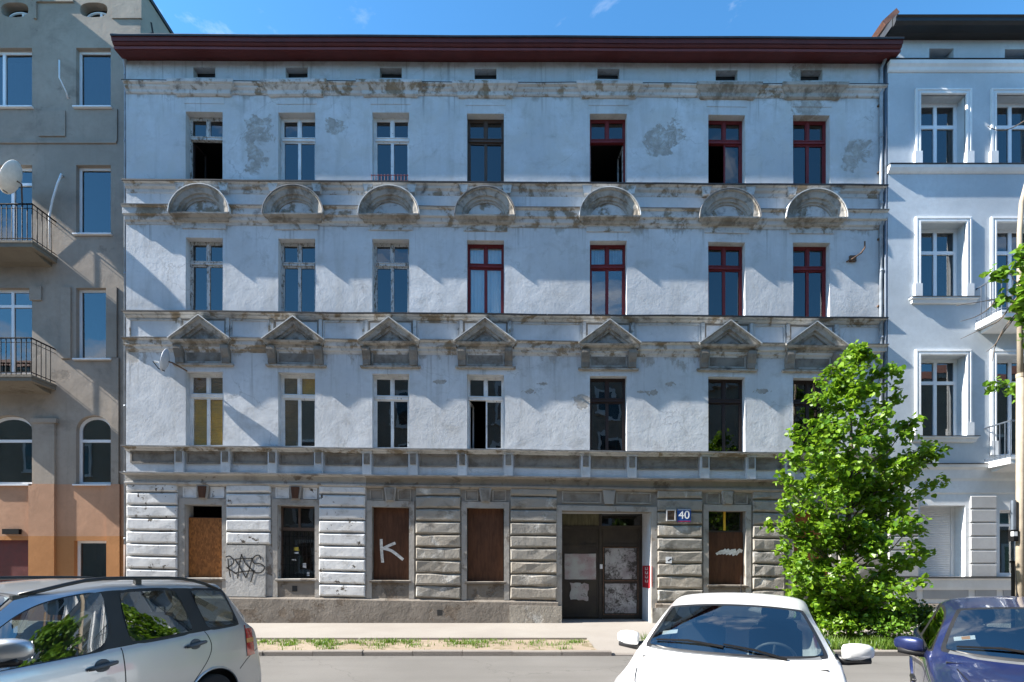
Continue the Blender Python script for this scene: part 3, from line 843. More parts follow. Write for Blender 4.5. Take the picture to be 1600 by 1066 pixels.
# --- first floor sill course, pedestals and dirty panels, string course
zE = fz(702, .2); zF = fz(744, .25)
runs('sill_course', [(0.0, zE - .15), (0.03, zE - .13), (0.09, zE - .10), (0.10, zE - .06), (0.18, zE - .045), (0.19, zE - .012), (0.0, zE - .005)], 'moulding')
flashing(zE, 0.20, mids, 'pale_flashing')
for xa, xb, mt in ((XL + .02, SPLIT, 'ground_wall_mat'), (SPLIT, XR - .02, 'bare_wall_mat')):
    m = MB(); m.course([(0.03, fz(766)), (.06, fz(765)), (.12, fz(763)), (.12, fz(760.5)), (.07, fz(759.5)), (.07, fz(750)), (.24, fz(748.5)), (.25, zF - .01), (0.0, zF)], xa, xb, 0.0, .03); m.build('string_course', MAT[mt], house, w=True)
flashing(zF + .004, 0.255, mids, 'pale_flashing')
ped = [a + s * .69 for a in AX for s in (-1, 1)]
for x in ped:
    m = MB(); m.box(x - .135, x + .135, -.10, .02, zF, zE - .06); m.build('pedestal', MAT['wall_plaster'], house, w=True)
    m = MB(); m.box(x - .085, x + .085, -.125, -.09, zF + .34, zE - .16); m.build('pedestal_cap', MAT['frieze_panel'], house, w=True)
    m = MB(); m.box(x - .16, x + .16, -.13, .02, zE - .135, zE - .055); m.build('pedestal_cap', MAT['moulding'], house, w=True)
edges = [XL + .05] + ped + [XR - .05]
for k in range(len(edges) - 1):
    x0, x1 = edges[k] + (.18 if k else .1), edges[k + 1] - .18
    if x1 - x0 > .3:
        panel_frame(x0, x1, zF + .30, zE - .14, .05, .035, 'frieze_panel', 'frieze_panel', 'frieze_panel')

# --- ground floor: courses of cushioned blocks
def block(x0, x1, z0, z1, mat, wear, seed):
    r_ = random.Random(seed)
    j = lambda k=1.0: r_.uniform(-wear, wear) * k
    g_ = .042
    m = MB()
    rings = []
    zz0, zz1 = z0 + g_, z1 - .006
    D = .085
    n = 3
    V, F = [], []
    for (ins, dep) in ((0, -.01), (.004, .055), (.035, D)):
        ring = []
        for k in range(n + 1): ring.append((x0 + ins + (x1 - x0 - 2 * ins) * k / n, zz0 + ins * 1.4))
        for k in range(n + 1): ring.append((x1 - ins - (x1 - x0 - 2 * ins) * k / n, zz1 - ins * 1.1))
        V += [(x + j(.5), -dep + (j(.9) if dep > .02 else 0), z + (j(1) if dep > .02 else 0)) for x, z in ring]
    q = 2 * n + 2
    for a in range(2):
        for k in range(q):
            F.append((a * q + k, a * q + (k + 1) % q, (a + 1) * q + (k + 1) % q, (a + 1) * q + k))
    for k in range(n):
        F.append((2 * q + k, 2 * q + k + 1, 2 * q + q - 2 - k, 2 * q + q - 1 - k))
    m.add(V, F)
    return m.build('stone_block', MAT[mat], house, w=True)
rows = [fz(763.5), fz(777.5)] + [fz(777.5 + 20.05 * k) for k in range(1, 9)]
piers = [(197, 277), (353, 423), (498, 571), (649, 720), (797, 871), (1027, 1098), (1176, 1226), (1310, 1379)]
for pi, (p0, p1) in enumerate(piers):
    for k in range(9):
        white = p1 < 573
        if pi == 1 and k >= 5: continue
        wear = (.006 if white else .014) + (.010 if (k >= 6 and not white) else 0)
        block(fx(p0, .06) + .01, fx(p1, .06) - .01, rows[k + 1], rows[k], 'white_block' if white else 'bare_block', wear, pi * 20 + k)
# levelled plaster patch where the lowest blocks were filled in
m = MB(); m.box(fx(353, .06), fx(415, .06), -.07, .02, fz(938), rows[5] + .0, 3); m.build('plaster_patch', MAT['ground_wall_mat'], house, w=True)
# plinth
for x0, x1 in ((XL - .03, GATE[0] - .12), (GATE[1] + .12, XR + .0)):
    m = MB(); m.course([(.13, -.3), (.13, fz(968)), (.12, fz(950)), (.11, fz(941)), (.0, fz(937))], x0, x1, 0, .02); m.build('plinth', MAT['plinth_cement'], house, w=True)
for x0, x1 in ((fx(797), GATE[0] - .02), (GATE[1] + .02, fx(1060))):
    m = MB(); m.box(x0 - .02, x1, -.15, .02, -.3, fz(946), 2); m.build('plinth_stone', MAT['bare_block'], house, w=True)
for px, py in ((688, 957), (461, 920)):
    m = MB(); m.box(fx(px) - .075, fx(px) + .075, -.134 if py > 930 else -.024, .0, fz(py) - .085, fz(py) + .085); m.build('vent_hole', MAT['black_paint'], house, w=False)
# bays: surround, head panels with keystone, sill, apron
for i, a in enumerate(AX):
    if i == 4: continue
    mat = 'worn_surround'
    white = a < SPLIT
    h = WW / 2
    m = MB()
    m.box(a - h - .16, a - h - .004, -.045, .02, fz(938), G0[1] + .004); m.box(a + h + .004, a + h + .16, -.045, .02, fz(938), G0[1] + .004)
    m.box(a - h - .16, a + h + .16, -.05, .02, G0[1] + .004, G0[1] + .19)
    m.build('window_surround', MAT[mat], house, w=True)
    for s in (-1, 1):
        x0, x1 = (a - .62, a - .21) if s < 0 else (a + .21, a + .62)
        panel_frame(x0, x1, fz(784), fz(766.5), .035, .03, 'white_block' if white else 'bare_block', 'head_panel', 'white_block' if white else 'frieze_panel')
    m = MB(); m.poly([(a - .13, fz(785)), (a - .19, fz(764)), (a + .19, fz(764)), (a + .13, fz(785))], -.09, .02); m.build('keystone', MAT['worn_surround'], house, w=True)
    m = MB(); m.poly([(a - .085, fz(784)), (a - .125, fz(766)), (a + .125, fz(766)), (a + .085, fz(784))], -.125, -.08); m.build('keystone_face', MAT['brown_board' if white else ('frieze_panel' if i < 5 else 'bare_block')], house, w=True)
    m = MB(); m.course([(.0, G0[0] - .08), (.08, G0[0] - .075), (.09, G0[0] - .02), (.0, G0[0])], a - h - .06, a + h + .06, 0, .35); m.build('window_sill', MAT['plinth_cement' if not white else 'worn_surround'], house, w=True)
    m = MB(); m.box(a - h, a + h, -.02, .02, fz(938), G0[0] - .085); m.build('apron', MAT['plinth_cement'], house, w=True)

# --- windows of the upper floors
def cut_sash(m, x0, x1, z0, z1, y0, y1, b=.035):
    m.box(x0, x1, y0, y1, z0, z0 + b * 1.4); m.box(x0, x1, y0, y1, z1 - b, z1)
    m.box(x0, x0 + b, y0, y1, z0 + b * 1.4, z1 - b); m.box(x1 - b, x1, y0, y1, z0 + b * 1.4, z1 - b)
def old_window(a, z0, z1, mat, label=None, opened='', blinds=None, gl='pane_glass', sash=None):
    h = WW / 2
    yo, yi = .20, .27
    zt = z1 - .67
    m = MB()
    m.box(a - h, a - h + .05, yo, yi, z0, z1); m.box(a + h - .05, a + h, yo, yi, z0, z1)
    m.box(a - h + .05, a + h - .05, yo, yi, z1 - .06, z1); m.box(a - h + .05, a + h - .05, yo, yi, z0, z0 + .05)
    m.box(a - h + .05, a + h - .05, yo - .035, yi, zt - .045, zt + .045); m.box(a - h + .05, a + h - .05, yo - .05, yi, zt + .028, zt + .046 + .002)
    m.box(a - .035, a + .035, yo - .01, yi, zt + .048, z1 - .06)
    cells = {'UL': (a - h + .05, a - .035, zt + .048, z1 - .06), 'UR': (a + .035, a + h - .05, zt + .048, z1 - .06),
             'LL': (a - h + .05, a - .0, z0 + .05, zt - .045), 'LR': (a + .0, a + h - .05, z0 + .05, zt - .045)}
    for k, c in cells.items():
        if k not in opened:
            cut_sash(m, *c, yo + .008, yi - .012, .03 if k[0] == 'U' else .045)
    o = m.build('window', MAT[mat], house, w=True, label=label)
    for k, c in cells.items():
        b = .028 if k[0] == 'U' else .043
        if k in opened:
            # sash swung inwards on its outer stile
            w_, hh = c[1] - c[0], c[3] - c[2]
            s_ = MB(); cut_sash(s_, 0, w_, 0, hh, -.02, .02, .045)
            so = s_.build('sash', MAT[sash or mat], o, loc=(0, 0, 0))
            left = k[1] == 'L'
            hx = c[0] if left else c[1]
            p = warp((hx, yi + .02, c[2]))
            so.location = Vector(p) - o.location
            ang = R(80) if left else R(180 - 84)
            so.rotation_euler = (0, 0, ang)
            continue
        g_ = MB(); g_.box(c[0] + b, c[1] - b, -.003 + .238, .003 + .238, c[2] + b, c[3] - b)
        p = g_.build('pane', MAT[gl], o, w=True)
        p.location = Vector(p.location) - o.location
        p.rotation_euler = (R(rnd.uniform(-.5, .5)), 0, R(rnd.uniform(-.6, .6)))
        if blinds and k in blinds:
            bm_ = blinds[k]
            s_ = MB(); V, F = [], []
            x0, x1 = c[0] + .0, c[1]
            if 'blind' in bm_:
                n = int((c[3] - c[2]) / .05)
                for q in range(n + 1):
                    z = c[2] + (c[3] - c[2]) * q / n
                    V += [(x0, .285, z), (x1, .285, z), (x0, .265, z + .03), (x1, .265, z + .03)]
                    F.append((4 * q, 4 * q + 1, 4 * q + 3, 4 * q + 2))
                    if q < n: F.append((4 * q + 2, 4 * q + 3, 4 * q + 5, 4 * q + 4))
            else:
                n = 16
                for q in range(n + 1):
                    x = x0 + (x1 - x0) * q / n
                    yy = .285 + .010 * math.sin(q * 2.1) + .006 * math.sin(q * 5.0)
                    V += [(x, yy, c[2]), (x, yy, c[3])]
                    if q < n: F.append((2 * q, 2 * q + 2, 2 * q + 3, 2 * q + 1))
            s_.add(V, F)
            so = s_.build('blind' if 'blind' in bm_ else 'curtain', MAT[bm_], o, w=True)
            so.location = Vector(so.location) - o.location
    return o
# top floor
W = old_window
wm = 'white_wood'
W(AX[0], *F4, 'grey_wood', 'peeling window with its lower half standing open', 'LLLR', sash='dark_wood')
W(AX[1], *F4, wm, 'white window')
W(AX[2], *F4, wm, 'white window behind a small red guard rail')
W(AX[3], *F4, 'brown_wood', 'bare brown window')
W(AX[4], *F4, 'red_wood', 'red window with its lower half standing open', 'LLLR', sash='grey_wood')
W(AX[5], *F4, 'red_wood', 'red window with one lower sash open', 'LL')
W(AX[6], *F4, 'red_wood', 'red window under fallen plaster')
# third floor
W(AX[0], *F3, 'grey_wood', 'weathered grey window'); W(AX[1], *F3, 'grey_wood', 'weathered grey window with ragged curtain', '', {'UL': 'grey_cloth', 'UR': 'grey_cloth'})
W(AX[2], *F3, 'grey_wood', 'weathered grey window')
W(AX[3], *F3, 'red_wood', 'red window with white sheeting behind the glass', '', {k: 'white_cloth' for k in ('UL', 'UR', 'LL', 'LR')}, 'clear_glass')
W(AX[4], *F3, 'red_wood', 'red window with white sheeting in its top lights', '', {k: 'grey_cloth' for k in ('UL', 'UR')}, 'clear_glass')
W(AX[5], *F3, 'red_wood'); W(AX[6], *F3, 'red_wood')
# second floor
W(AX[0], *F2, wm, 'white peeling window with yellow slatted blinds', '', {'UL': 'brown_blind', 'UR': 'brown_blind', 'LL': 'yellow_blind', 'LR': 'yellow_blind'}, 'clear_glass')
W(AX[1], *F2, wm, 'white peeling window with yellow blinds and a loose sash', '', {'UL': 'brown_blind', 'UR': 'yellow_blind', 'LL': 'brown_blind'}, 'clear_glass')
W(AX[2], *F2, wm, 'white window'); W(AX[3], *F2, wm, 'white window with one lower sash open', 'LL')
W(AX[4], *F2, 'dark_wood', 'dark brown window'); W(AX[5], *F2, 'dark_wood', 'dark brown window'); W(AX[6], *F2, 'dark_wood', 'dark brown window behind the tree')

# --- ground floor openings
def hoard(a, z0, z1, mat, name='hoarding', y=.12, label=None):
    m = MB(); m.box(a - WW / 2 + .015, a + WW / 2 - .015, y, y + .02, z0, z1); return m.build(name, MAT[mat], house, w=True, label=label)
hoard(AX[0], G0[0] + .0, G0[1] - .38, 'osb_board', label='orange chipboard panel')
m = MB(); m.box(AX[0] - .54, AX[0] + .54, .16, .2, G0[1] - .40, G0[1] - .36); m.build('transom_bar', MAT['dark_wood'], house, w=True)
k_board = hoard(AX[2], *G0, 'brown_board', label='brown board with a white letter')
hoard(AX[3], *G0, 'brown_board', label='plain brown board')
hoard(AX[5], G0[0], G0[1] - .62, 'brown_board', label='brown board with smeared white paint')
hoard(AX[6], *G0, 'osb_board', label='brown board behind the tree')
# sixth opening keeps its two top lights
a = AX[5]
m = MB(); m.box(a - .54, a + .54, .16, .22, G0[1] - .62, G0[1] - .57); m.box(a - .54, a - .49, .16, .22, G0[1] - .57, G0[1]); m.box(a + .49, a + .54, .16, .22, G0[1] - .57, G0[1])
o = m.build('window', MAT['brown_wood'], house, w=True)
m = MB(); m.box(a - .03, a + .03, .15, .21, G0[1] - .57, G0[1]); q = m.build('mullion', MAT['yellow_blind'], o, w=True); q.location = Vector(q.location) - o.location
for x0, x1 in ((a - .49, a - .03), (a + .03, a + .49)):
    m = MB(); m.box(x0, x1, .18, .186, G0[1] - .57, G0[1]); q = m.build('pane', MAT['dirty_glass'], o, w=True); q.location = Vector(q.location) - o.location
# barred second window
a = AX[1]
o = None
m = MB(); z0, z1 = G0
m.box(a - .555, a - .50, .2, .26, z0, z1); m.box(a + .50, a + .555, .2, .26, z0, z1); m.box(a - .5, a + .5, .18, .26, z1 - .74, z1 - .65); m.box(a - .5, a + .5, .2, .26, z1 - .05, z1); m.box(a - .03, a + .03, .2, .26, z1 - .65, z1 - .05)
o = m.build('window', MAT['brown_wood'], house, w=True, label='dark window behind an iron grille')
def rel(m, name, mat, par, **kw):
    q = m.build(name, MAT[mat], par, w=True, **kw); q.location = Vector(q.location) - par.location; return q
for x0, x1, y0, y1 in ((a - .5, a - .03, z1 - .65, z1 - .05), (a + .03, a + .5, z1 - .65, z1 - .05), (a - .5, a + .5, z0, z1 - .74)):
    m = MB(); m.box(x0, x1, .23, .236, y0, y1); rel(m, 'pane', 'dirty_glass', o)
for k in range(9):
    x = a - .48 + .12 * k
    m = MB(); m.tube([(x, .15, z0), (x, .15, z1 - .76)], .008, 6); rel(m, 'grille_bar', 'black_iron', o)
for k in range(5):
    z = z0 + .12 + .29 * k
    m = MB(); m.tube([(a - .52, .15, z), (a + .52, .15, z)], .008, 6); rel(m, 'grille_bar', 'black_iron', o)
for px, py, w_, h_, mt in ((463, 858, .16, .12, 'sticker_yellow'), (463, 864, .15, .06, 'sticker_white'), (459, 875, .14, .05, 'sticker_white'), (475, 884, .12, .16, 'sticker_white'), (481, 897, .08, .12, 'sticker_white')):
    m = MB(); x, z = fx(px, -.2), fz(py, -.2); r_ = random.Random(px + py)
    m.poly([(x - w_ / 2, z - h_ / 2 + r_.uniform(0, .03)), (x + w_ / 2, z - h_ / 2), (x + w_ / 2 - r_.uniform(0, .03), z + h_ / 2), (x - w_ / 2, z + h_ / 2 - .01)], .222, .226); q = m.build('sticker', MAT[mt], o); q.location = Vector(q.location) - o.location

# --- carriage gate
gx0, gx1, gz1 = GATE[0], GATE[1], GATE[3]
m = MB()
m.box(gx0 - .17, gx0 - .003, -.05, .02, -.1, gz1 + .003); m.box(gx1 + .003, gx1 + .17, -.05, .02, -.1, gz1 + .003); m.box(gx0 - .17, gx1 + .17, -.055, .02, gz1 + .003, gz1 + .16)
m.build('gate_surround', MAT['worn_surround'], house, w=True)
cxk = fx(951)
for x0, x1 in ((gx0, cxk - .22), (cxk + .22, gx1)):
    panel_frame(x0, x1, fz(785), fz(767), .04, .03, 'bare_block', 'head_panel', 'frieze_panel')
m = MB(); m.poly([(cxk - .13, fz(786)), (cxk - .19, fz(765)), (cxk + .19, fz(765)), (cxk + .13, fz(786))], -.10, .02); m.build('keystone', MAT['worn_surround'], house, w=True)
GY = 1.0
gate = MB()
X = lambda px: fx(px, -GY); Z = lambda py: fz(py, -GY)
gl_, gr_, gmid = gx0 - .02, X(1003), X(938)
ztr = Z(824)
gate.box(gl_, gr_, GY - .03, GY + .05, ztr - .05, ztr + .05); gate.box(gl_, gl_ + .05, GY - .02, GY + .05, 0, gz1 + .1); gate.box(gr_ - .05, gr_, GY - .02, GY + .05, 0, gz1 + .1); gate.box(gmid - .045, gmid + .045, GY - .035, GY + .05, 0, gz1 + .1)
go = gate.build('gate', MAT['gate_metal'], house, label='dark metal double gate with torn posters')
def gpart(m, name, mat, **kw):
    q = m.build(name, MAT[mat], go, **kw); q.location = Vector(q.location) - go.location; return q
m = MB(); m.box(gx1 - .0, gr_, GY + .05, GY + .1, 0, gz1 + .3)
m = MB(); m.box(gl_ + .05, gmid - .045, GY, GY + .02, ztr + .05, gz1 + .1); gpart(m, 'transom_board', 'olive_board')
m = MB(); m.box(gmid + .045, gr_ - .05, GY + .01, GY + .016, ztr + .05, gz1 + .1); gpart(m, 'transom_pane', 'dirty_glass')
for x0, x1 in ((gl_ + .05, gmid - .045), (gmid + .045, gr_ - .05)):
    m = MB(); m.box(x0, x1, GY + .005, GY + .03, 0.02, ztr - .05); gpart(m, 'leaf', 'gate_metal')
    for py in (852, 908, 963):
        m = MB(); m.box(x0 + .02, x1 - .02, GY - .022, GY + .005, Z(py) - .03, Z(py) + .03); gpart(m, 'rail', 'gate_metal')
    for xx in (x0 + .02, x1 - .06):
        m = MB(); m.box(xx, xx + .04, GY - .018, GY + .005, Z(960), Z(829)); gpart(m, 'stile', 'gate_metal')
def sheet(px0, px1, py0, py1, mat, name='poster', rag=.03, n=6, seed=1):
    r_ = random.Random(seed); m = MB(); P_ = []
    c = [(px0, py1), (px1, py1), (px1, py0), (px0, py0)]
    for (ax, ay), (bx, by) in zip(c, c[1:] + c[:1]):
        for k in range(n):
            f = k / n
            P_.append((X(ax + (bx - ax) * f) + r_.uniform(-rag, rag), Z(ay + (by - ay) * f) + r_.uniform(-rag, rag)))
    m.poly(P_, GY - .028, GY - .024); return gpart(m, name, mat)
sheet(882, 931, 865.5, 905.5, 'torn_poster_pale', rag=.004, seed=2)
sheet(945, 994, 857, 905, 'torn_poster', rag=.004, seed=3)
sheet(945, 994, 912, 958, 'torn_poster', rag=.004, seed=4)
sheet(891, 919, 912, 938, 'torn_poster_pale', rag=.035, seed=5)
m = MB()
for py in (855.5, 907.5, 960):
    m.box(X(942), X(997), GY - .034, GY - .02, Z(py) - .012, Z(py) + .012)
for px in (942.5, 996.5): m.box(X(px) - .012, X(px) + .012, GY - .033, GY - .021, Z(960), Z(856))
gpart(m, 'panel_frame', 'rusty_iron')
m = MB(); m.box(X(937), X(941), GY - .06, GY - .03, Z(889), Z(882)); gpart(m, 'lock', 'sticker_white')
# deep jamb and lintel of the gateway
m = MB(); m.box(gx1 - .001, gx1 + .25, .02, GY + .3, -.1, gz1 + .1); m.box(gx0 - .25, gx0 + .001, .02, GY + .3, -.1, gz1 + .1); m.box(gx0 - .25, gx1 + .25, .02, GY + .3, gz1 - .001, gz1 + .3)
m.V = [(x, y + .001, z) for x, y, z in m.V]
m.build('gate_jamb', MAT['wall_plaster'], house)
m = MB(); m.box(gx1 - .006, gx1 - .0015, .06, GY - .06, fz(919, -.4), fz(884, -.4)); m.box(gx1 + .004, gx1 + .03, -.058, -.052, fz(917), fz(885)); red = m.build('paint_patch', MAT['red_spray'], house, label='red sprayed rectangle on the gate jamb')
m = MB()
for k in range(4):
    z = fz(911) + k * .13
    m.box(gx1 - .009, gx1 - .0065, .3, .62, z, z + .02); m.box(gx1 - .009, gx1 - .0065, .3, .37, z + .02, z + .08); m.box(gx1 - .009, gx1 - .0065, .55, .62, z + .02, z + .08)
m.build('sprayed_letters', MAT['white_spray'], house)

# --- spray paint
def stroke(m, pts, w_, y):
    for i in range(len(pts) - 1):
        (x0, z0), (x1, z1) = pts[i], pts[i + 1]
        l = math.hypot(x1 - x0, z1 - z0) or 1
        nx, nz = -(z1 - z0) / l * w_ / 2, (x1 - x0) / l * w_ / 2
        ex, ez = (x1 - x0) / l * w_ * .3, (z1 - z0) / l * w_ * .3
        m.poly([(x0 - nx - ex, z0 - nz - ez), (x1 - nx + ex, z1 - nz + ez), (x1 + nx + ex, z1 + nz + ez), (x0 + nx - ex, z0 + nz - ez)], y - .0006 * (i % 2), y + .002)
def smooth_pts(pts, n=5):
    out = []
    for i in range(len(pts) - 1):
        p0, p1, p2, p3 = pts[max(i - 1, 0)], pts[i], pts[i + 1], pts[min(i + 2, len(pts) - 1)]
        for k in range(n):
            t = k / n
            out.append(tuple(.5 * (2 * b + (c - a) * t + (2 * a - 5 * b + 4 * c - d) * t * t + (3 * b - a - 3 * c + d) * t ** 3) for a, b, c, d in zip(p0, p1, p2, p3)))
    return out + [pts[-1]]
tag = [[(705, 70), (712, 140), (725, 215)], [(690, 55), (720, 48), (750, 80), (745, 110), (698, 142)], [(698, 142), (735, 165), (775, 190)],
       [(815, 35), (795, 130), (785, 225)], [(815, 35), (850, 110), (915, 170)], [(768, 72), (840, 66), (905, 66)], [(765, 75), (805, 140), (850, 222)], [(850, 222), (880, 150), (900, 68)], [(757, 185), (830, 172), (920, 165)],
       [(970, 72), (962, 45), (935, 42), (905, 72), (918, 104), (970, 110), (1002, 140), (975, 178), (935, 182), (912, 172)], [(915, 172), (905, 205), (890, 255)]]
for st in tag:
    m = MB(); stroke(m, smooth_pts([(fx(220 + u / 5.175, .07), fz(860 + v / 5.175, .07)) for u, v in st]), .036, -.078)
    m.build('graffiti', MAT['black_paint'], house)
m = MB()
for kq, st in enumerate(([(745, 220), (747, 280), (753, 350)], [(825, 240), (790, 255), (750, 275)], [(750, 268), (800, 282), (835, 305), (872, 335)])):
    stroke(m, smooth_pts([(fx(400 + u / 3.807, -.12), fz(786 + v / 3.807, -.12)) for u, v in st]), .085, .113 - .0025 * kq)
m.build('graffiti', MAT['white_spray'], house, label='white letter K on the board')
m = MB(); r_ = random.Random(9)
for k in range(7):
    x, z = fx(1120 + k * 5, -.12), fz(866 - 4 * r_.random(), -.12)
    stroke(m, [(x, z - .03), (x + .1, z + .08 * r_.random()), (x + .16, z + .05)], .07 + .05 * r_.random(), .113 - k * .0004)
m.build('graffiti', MAT['white_spray'], house, label='smear of white paint on the board')

# --- rainwater pipes, wiring, brackets
def downpipe(x, y, ztop, zbot, r_, mat, low=None):
    m = MB(); m.tube([(x + .12, y - .22, ztop + .12), (x + .05, y - .1, ztop), (x, y, ztop - .2), (x, y, zbot + (2.3 if low else 0))], r_, 12)
    for z in [zbot + 2.0 * k + 2.5 for k in range(8)]:
        if z < ztop - .3: m.tube([(x, y, z), (x, y, z + .06)], r_ * 1.18, 12)
    o = m.build('downpipe', MAT[mat], house, smooth=True)
    if low:
        m = MB(); m.tube([(x, y, zbot + 2.35), (x, y, zbot)], r_ * 1.12, 12); q = m.build('pipe_foot', MAT[low], o, smooth=True); q.location = Vector(q.location) - o.location
    for z in [zbot + 2.0 * k + 1.5 for k in range(8)]:
        m = MB(); m.box(x - r_ - .03, x + r_ + .03, y + r_ * .2, y + .12, z - .02, z + .02); q = m.build('pipe_bracket', MAT['rusty_iron'], o); q.location = Vector(q.location) - o.location
downpipe(XL - .075, .10, fz(98), 0.0, .055, 'zinc', 'cast_iron')
downpipe(fx(1377, .07), -.07, fz(101), 0.0, .05, 'zinc')
m = MB(); m.tube([(fx(1382.5) + .03 * math.sin(k * 2.1), -.03, fz(100) - k * .7) for k in range(24)], .018, 6); m.build('cable', MAT['black_iron'], house)
m = MB(); m.tube([(fx(1326.5, .12), -.0, fz(405.5, .12)), (fx(1333, .12), -.12, fz(404, .12)), (fx(1345, .12), -.14, fz(396, .12)), (fx(1350.5, .12), -.14, fz(388, .12)), (fx(1350.5, .12), -.14, fz(378, .12))], .022, 8)
m.box(fx(1328, .05), fx(1338, .05), -.06, .02, fz(410), fz(401)); m.build('lamp_bracket', MAT['rusty_iron'], house, smooth=False)
# --- red guard rail at a top floor window
rail = empty('guard_rail', (AX[2], -.1, F4[0]), 0, 'small red lattice guard rail at a white top-floor window', 'guard rail')
m = MB()
for z in (.03, .19):
    m.tube([(-.56, 0, z), (.56, 0, z)], .010, 6)
m.build('rail', MAT['red_wood'], rail)
for k in range(12):
    x = -.54 + k * .098
    m = MB(); m.tube([(x, 0, 0.0), (x, 0, .22)], .008, 5); m.build('baluster', MAT['red_wood'], rail)
rail.location = warp((AX[2], -.14, F4[0] + .0))
# window guard behind the tree
rail2 = empty('guard_rail', (0, 0, 0), 0, 'dark iron guard rail at the first-floor window behind the tree', 'guard rail')
rail2.location = warp((AX[6], .1, F2[0] + .02))
m = MB(); m.tube([(-.54, 0, .2), (.54, 0, .2)], .012, 6); m.tube([(-.54, 0, .02), (.54, 0, .02)], .012, 6); m.build('rail', MAT['black_iron'], rail2)
for k in range(11):
    m = MB(); m.tube([(-.5 + .1 * k, 0, 0.0), (-.5 + .1 * k, 0, .26)], .009, 5); m.build('baluster', MAT['black_iron'], rail2)

# --- house number, intercom box, dish
sx, sz = fx(1068.5, .09), fz(806, .09)
sg = empty('house_number_sign', (sx, -.105, sz), 0, 'blue enamel house number sign reading 40 beside the gate', 'sign')
m = MB(); m.box(-.205, .205, -.012, .012, -.195, .195); m.build('plate', MAT['sign_blue'], sg)
m = MB(); m.box(-.19, .19, -.0135, -.0125, -.18, -.155); m.build('strip', MAT['red_spray'], sg)
fc = bpy.data.curves.new('numeral', 'FONT'); fc.body = '40'; fc.size = .34; fc.align_x = 'CENTER'; fc.align_y = 'CENTER'; fc.extrude = .002
ft = bpy.data.objects.new('numeral', fc); col.objects.link(ft)
nme = bpy.data.meshes.new_from_object(ft.evaluated_get(bpy.context.evaluated_depsgraph_get()))
bpy.data.objects.remove(ft); nme.materials.clear()
link('numeral', nme, MAT['sign_white'], sg, (0, -.016, .01), (R(90), 0, 0))
m = MB(); m.box(-.19, .19, -.0135, -.0125, .165, .178); m.build('strip', MAT['sign_white'], sg)
bx = empty('meter_box', (fx(1048, .08), -.09, fz(806)), 0, 'small open metal box between the gate and the blue sign', 'meter box')
m = MB(); m.box(-.14, .14, -.04, .02, -.17, -.14); m.box(-.14, .14, -.04, .02, .14, .17); m.box(-.14, -.11, -.04, .02, -.14, .14); m.box(.11, .14, -.04, .02, -.14, .14); m.build('frame', MAT['grey_panel'], bx)
m = MB(); m.box(-.11, .11, -.012, .015, -.14, .14); m.build('back_plate', MAT['rusty_iron'], bx)
pb = empty('notice', (fx(1045, .09), -.092, fz(875, .09)), 0, 'small white paper notice stuck on a stone block by the gate', 'notice')
m = MB(); m.box(-.09, .09, -.003, .003, -.10, .09); m.build('paper', MAT['sticker_white'], pb)
m = MB(); m.obox((.02, -.004, .0), (.05, 0, .03), (0, .001, 0), (.01, 0, -.015)); m.build('print', MAT['black_paint'], pb)

def dish(root, c, aim, rad, mat, arm_to):
    aim = Vector(aim).normalized(); u = aim.orthogonal().normalized(); v = aim.cross(u)
    m = MB(); V, F = [], []
    n, k = 28, 6
    V.append(Vector((0, 0, 0)))
    for j in range(1, k + 1):
        for i in range(n):
            q = 2 * math.pi * i / n; r_ = rad * j / k
            V.append(u * (r_ * math.cos(q)) + v * (r_ * math.sin(q)) + aim * (0.30 * r_ * r_ / rad))
    for i in range(n): F.append((0, 1 + i, 1 + (i + 1) % n))
    for j in range(k - 1):
        for i in range(n):
            a, b = 1 + j * n, 1 + (j + 1) * n
            F.append((a + i, b + i, b + (i + 1) % n, a + (i + 1) % n))
    nb = len(V)
    V += [p - aim * .012 for p in V]
    F += [tuple(reversed([x + nb for x in f])) for f in F]
    e = 1 + (k - 1) * n
    for i in range(n): F.append((e + i, e + nb + i, e + nb + (i + 1) % n, e + (i + 1) % n))
    m.add(V, F); m.build('reflector', MAT[mat], root, smooth=True, recalc=False)
    low = min((u * math.cos(q) + v * math.sin(q) for q in [i * .2 for i in range(32)]), key=lambda w_: w_.z)
    tip = aim * rad * 1.05 + low * rad * .45
    m = MB(); m.tube([low * rad * .95, low * rad * .9 + aim * rad * .5, tip], .014, 6); m.build('feed_arm', MAT['black_iron'], root)
    m = MB(); m.tube([tip - aim * .03, tip - (aim + low * .2).normalized() * .13], .032, 10); m.build('receiver', MAT['pale_plastic'], root)
    m = MB(); m.tube([-aim * .01, -aim * .12, Vector(arm_to)], .022, 8); m.build('mount', MAT['rusty_iron'], root)
d1 = empty('satellite_dish', (fx(263, .45), -.45, fz(565, .45)), 0, 'grey satellite dish on the old facade beside the drainpipe', 'satellite dish')
dish(d1, None, (-.90, -.36, .25), .33, 'dish_grey', (.25, .45, -.1))

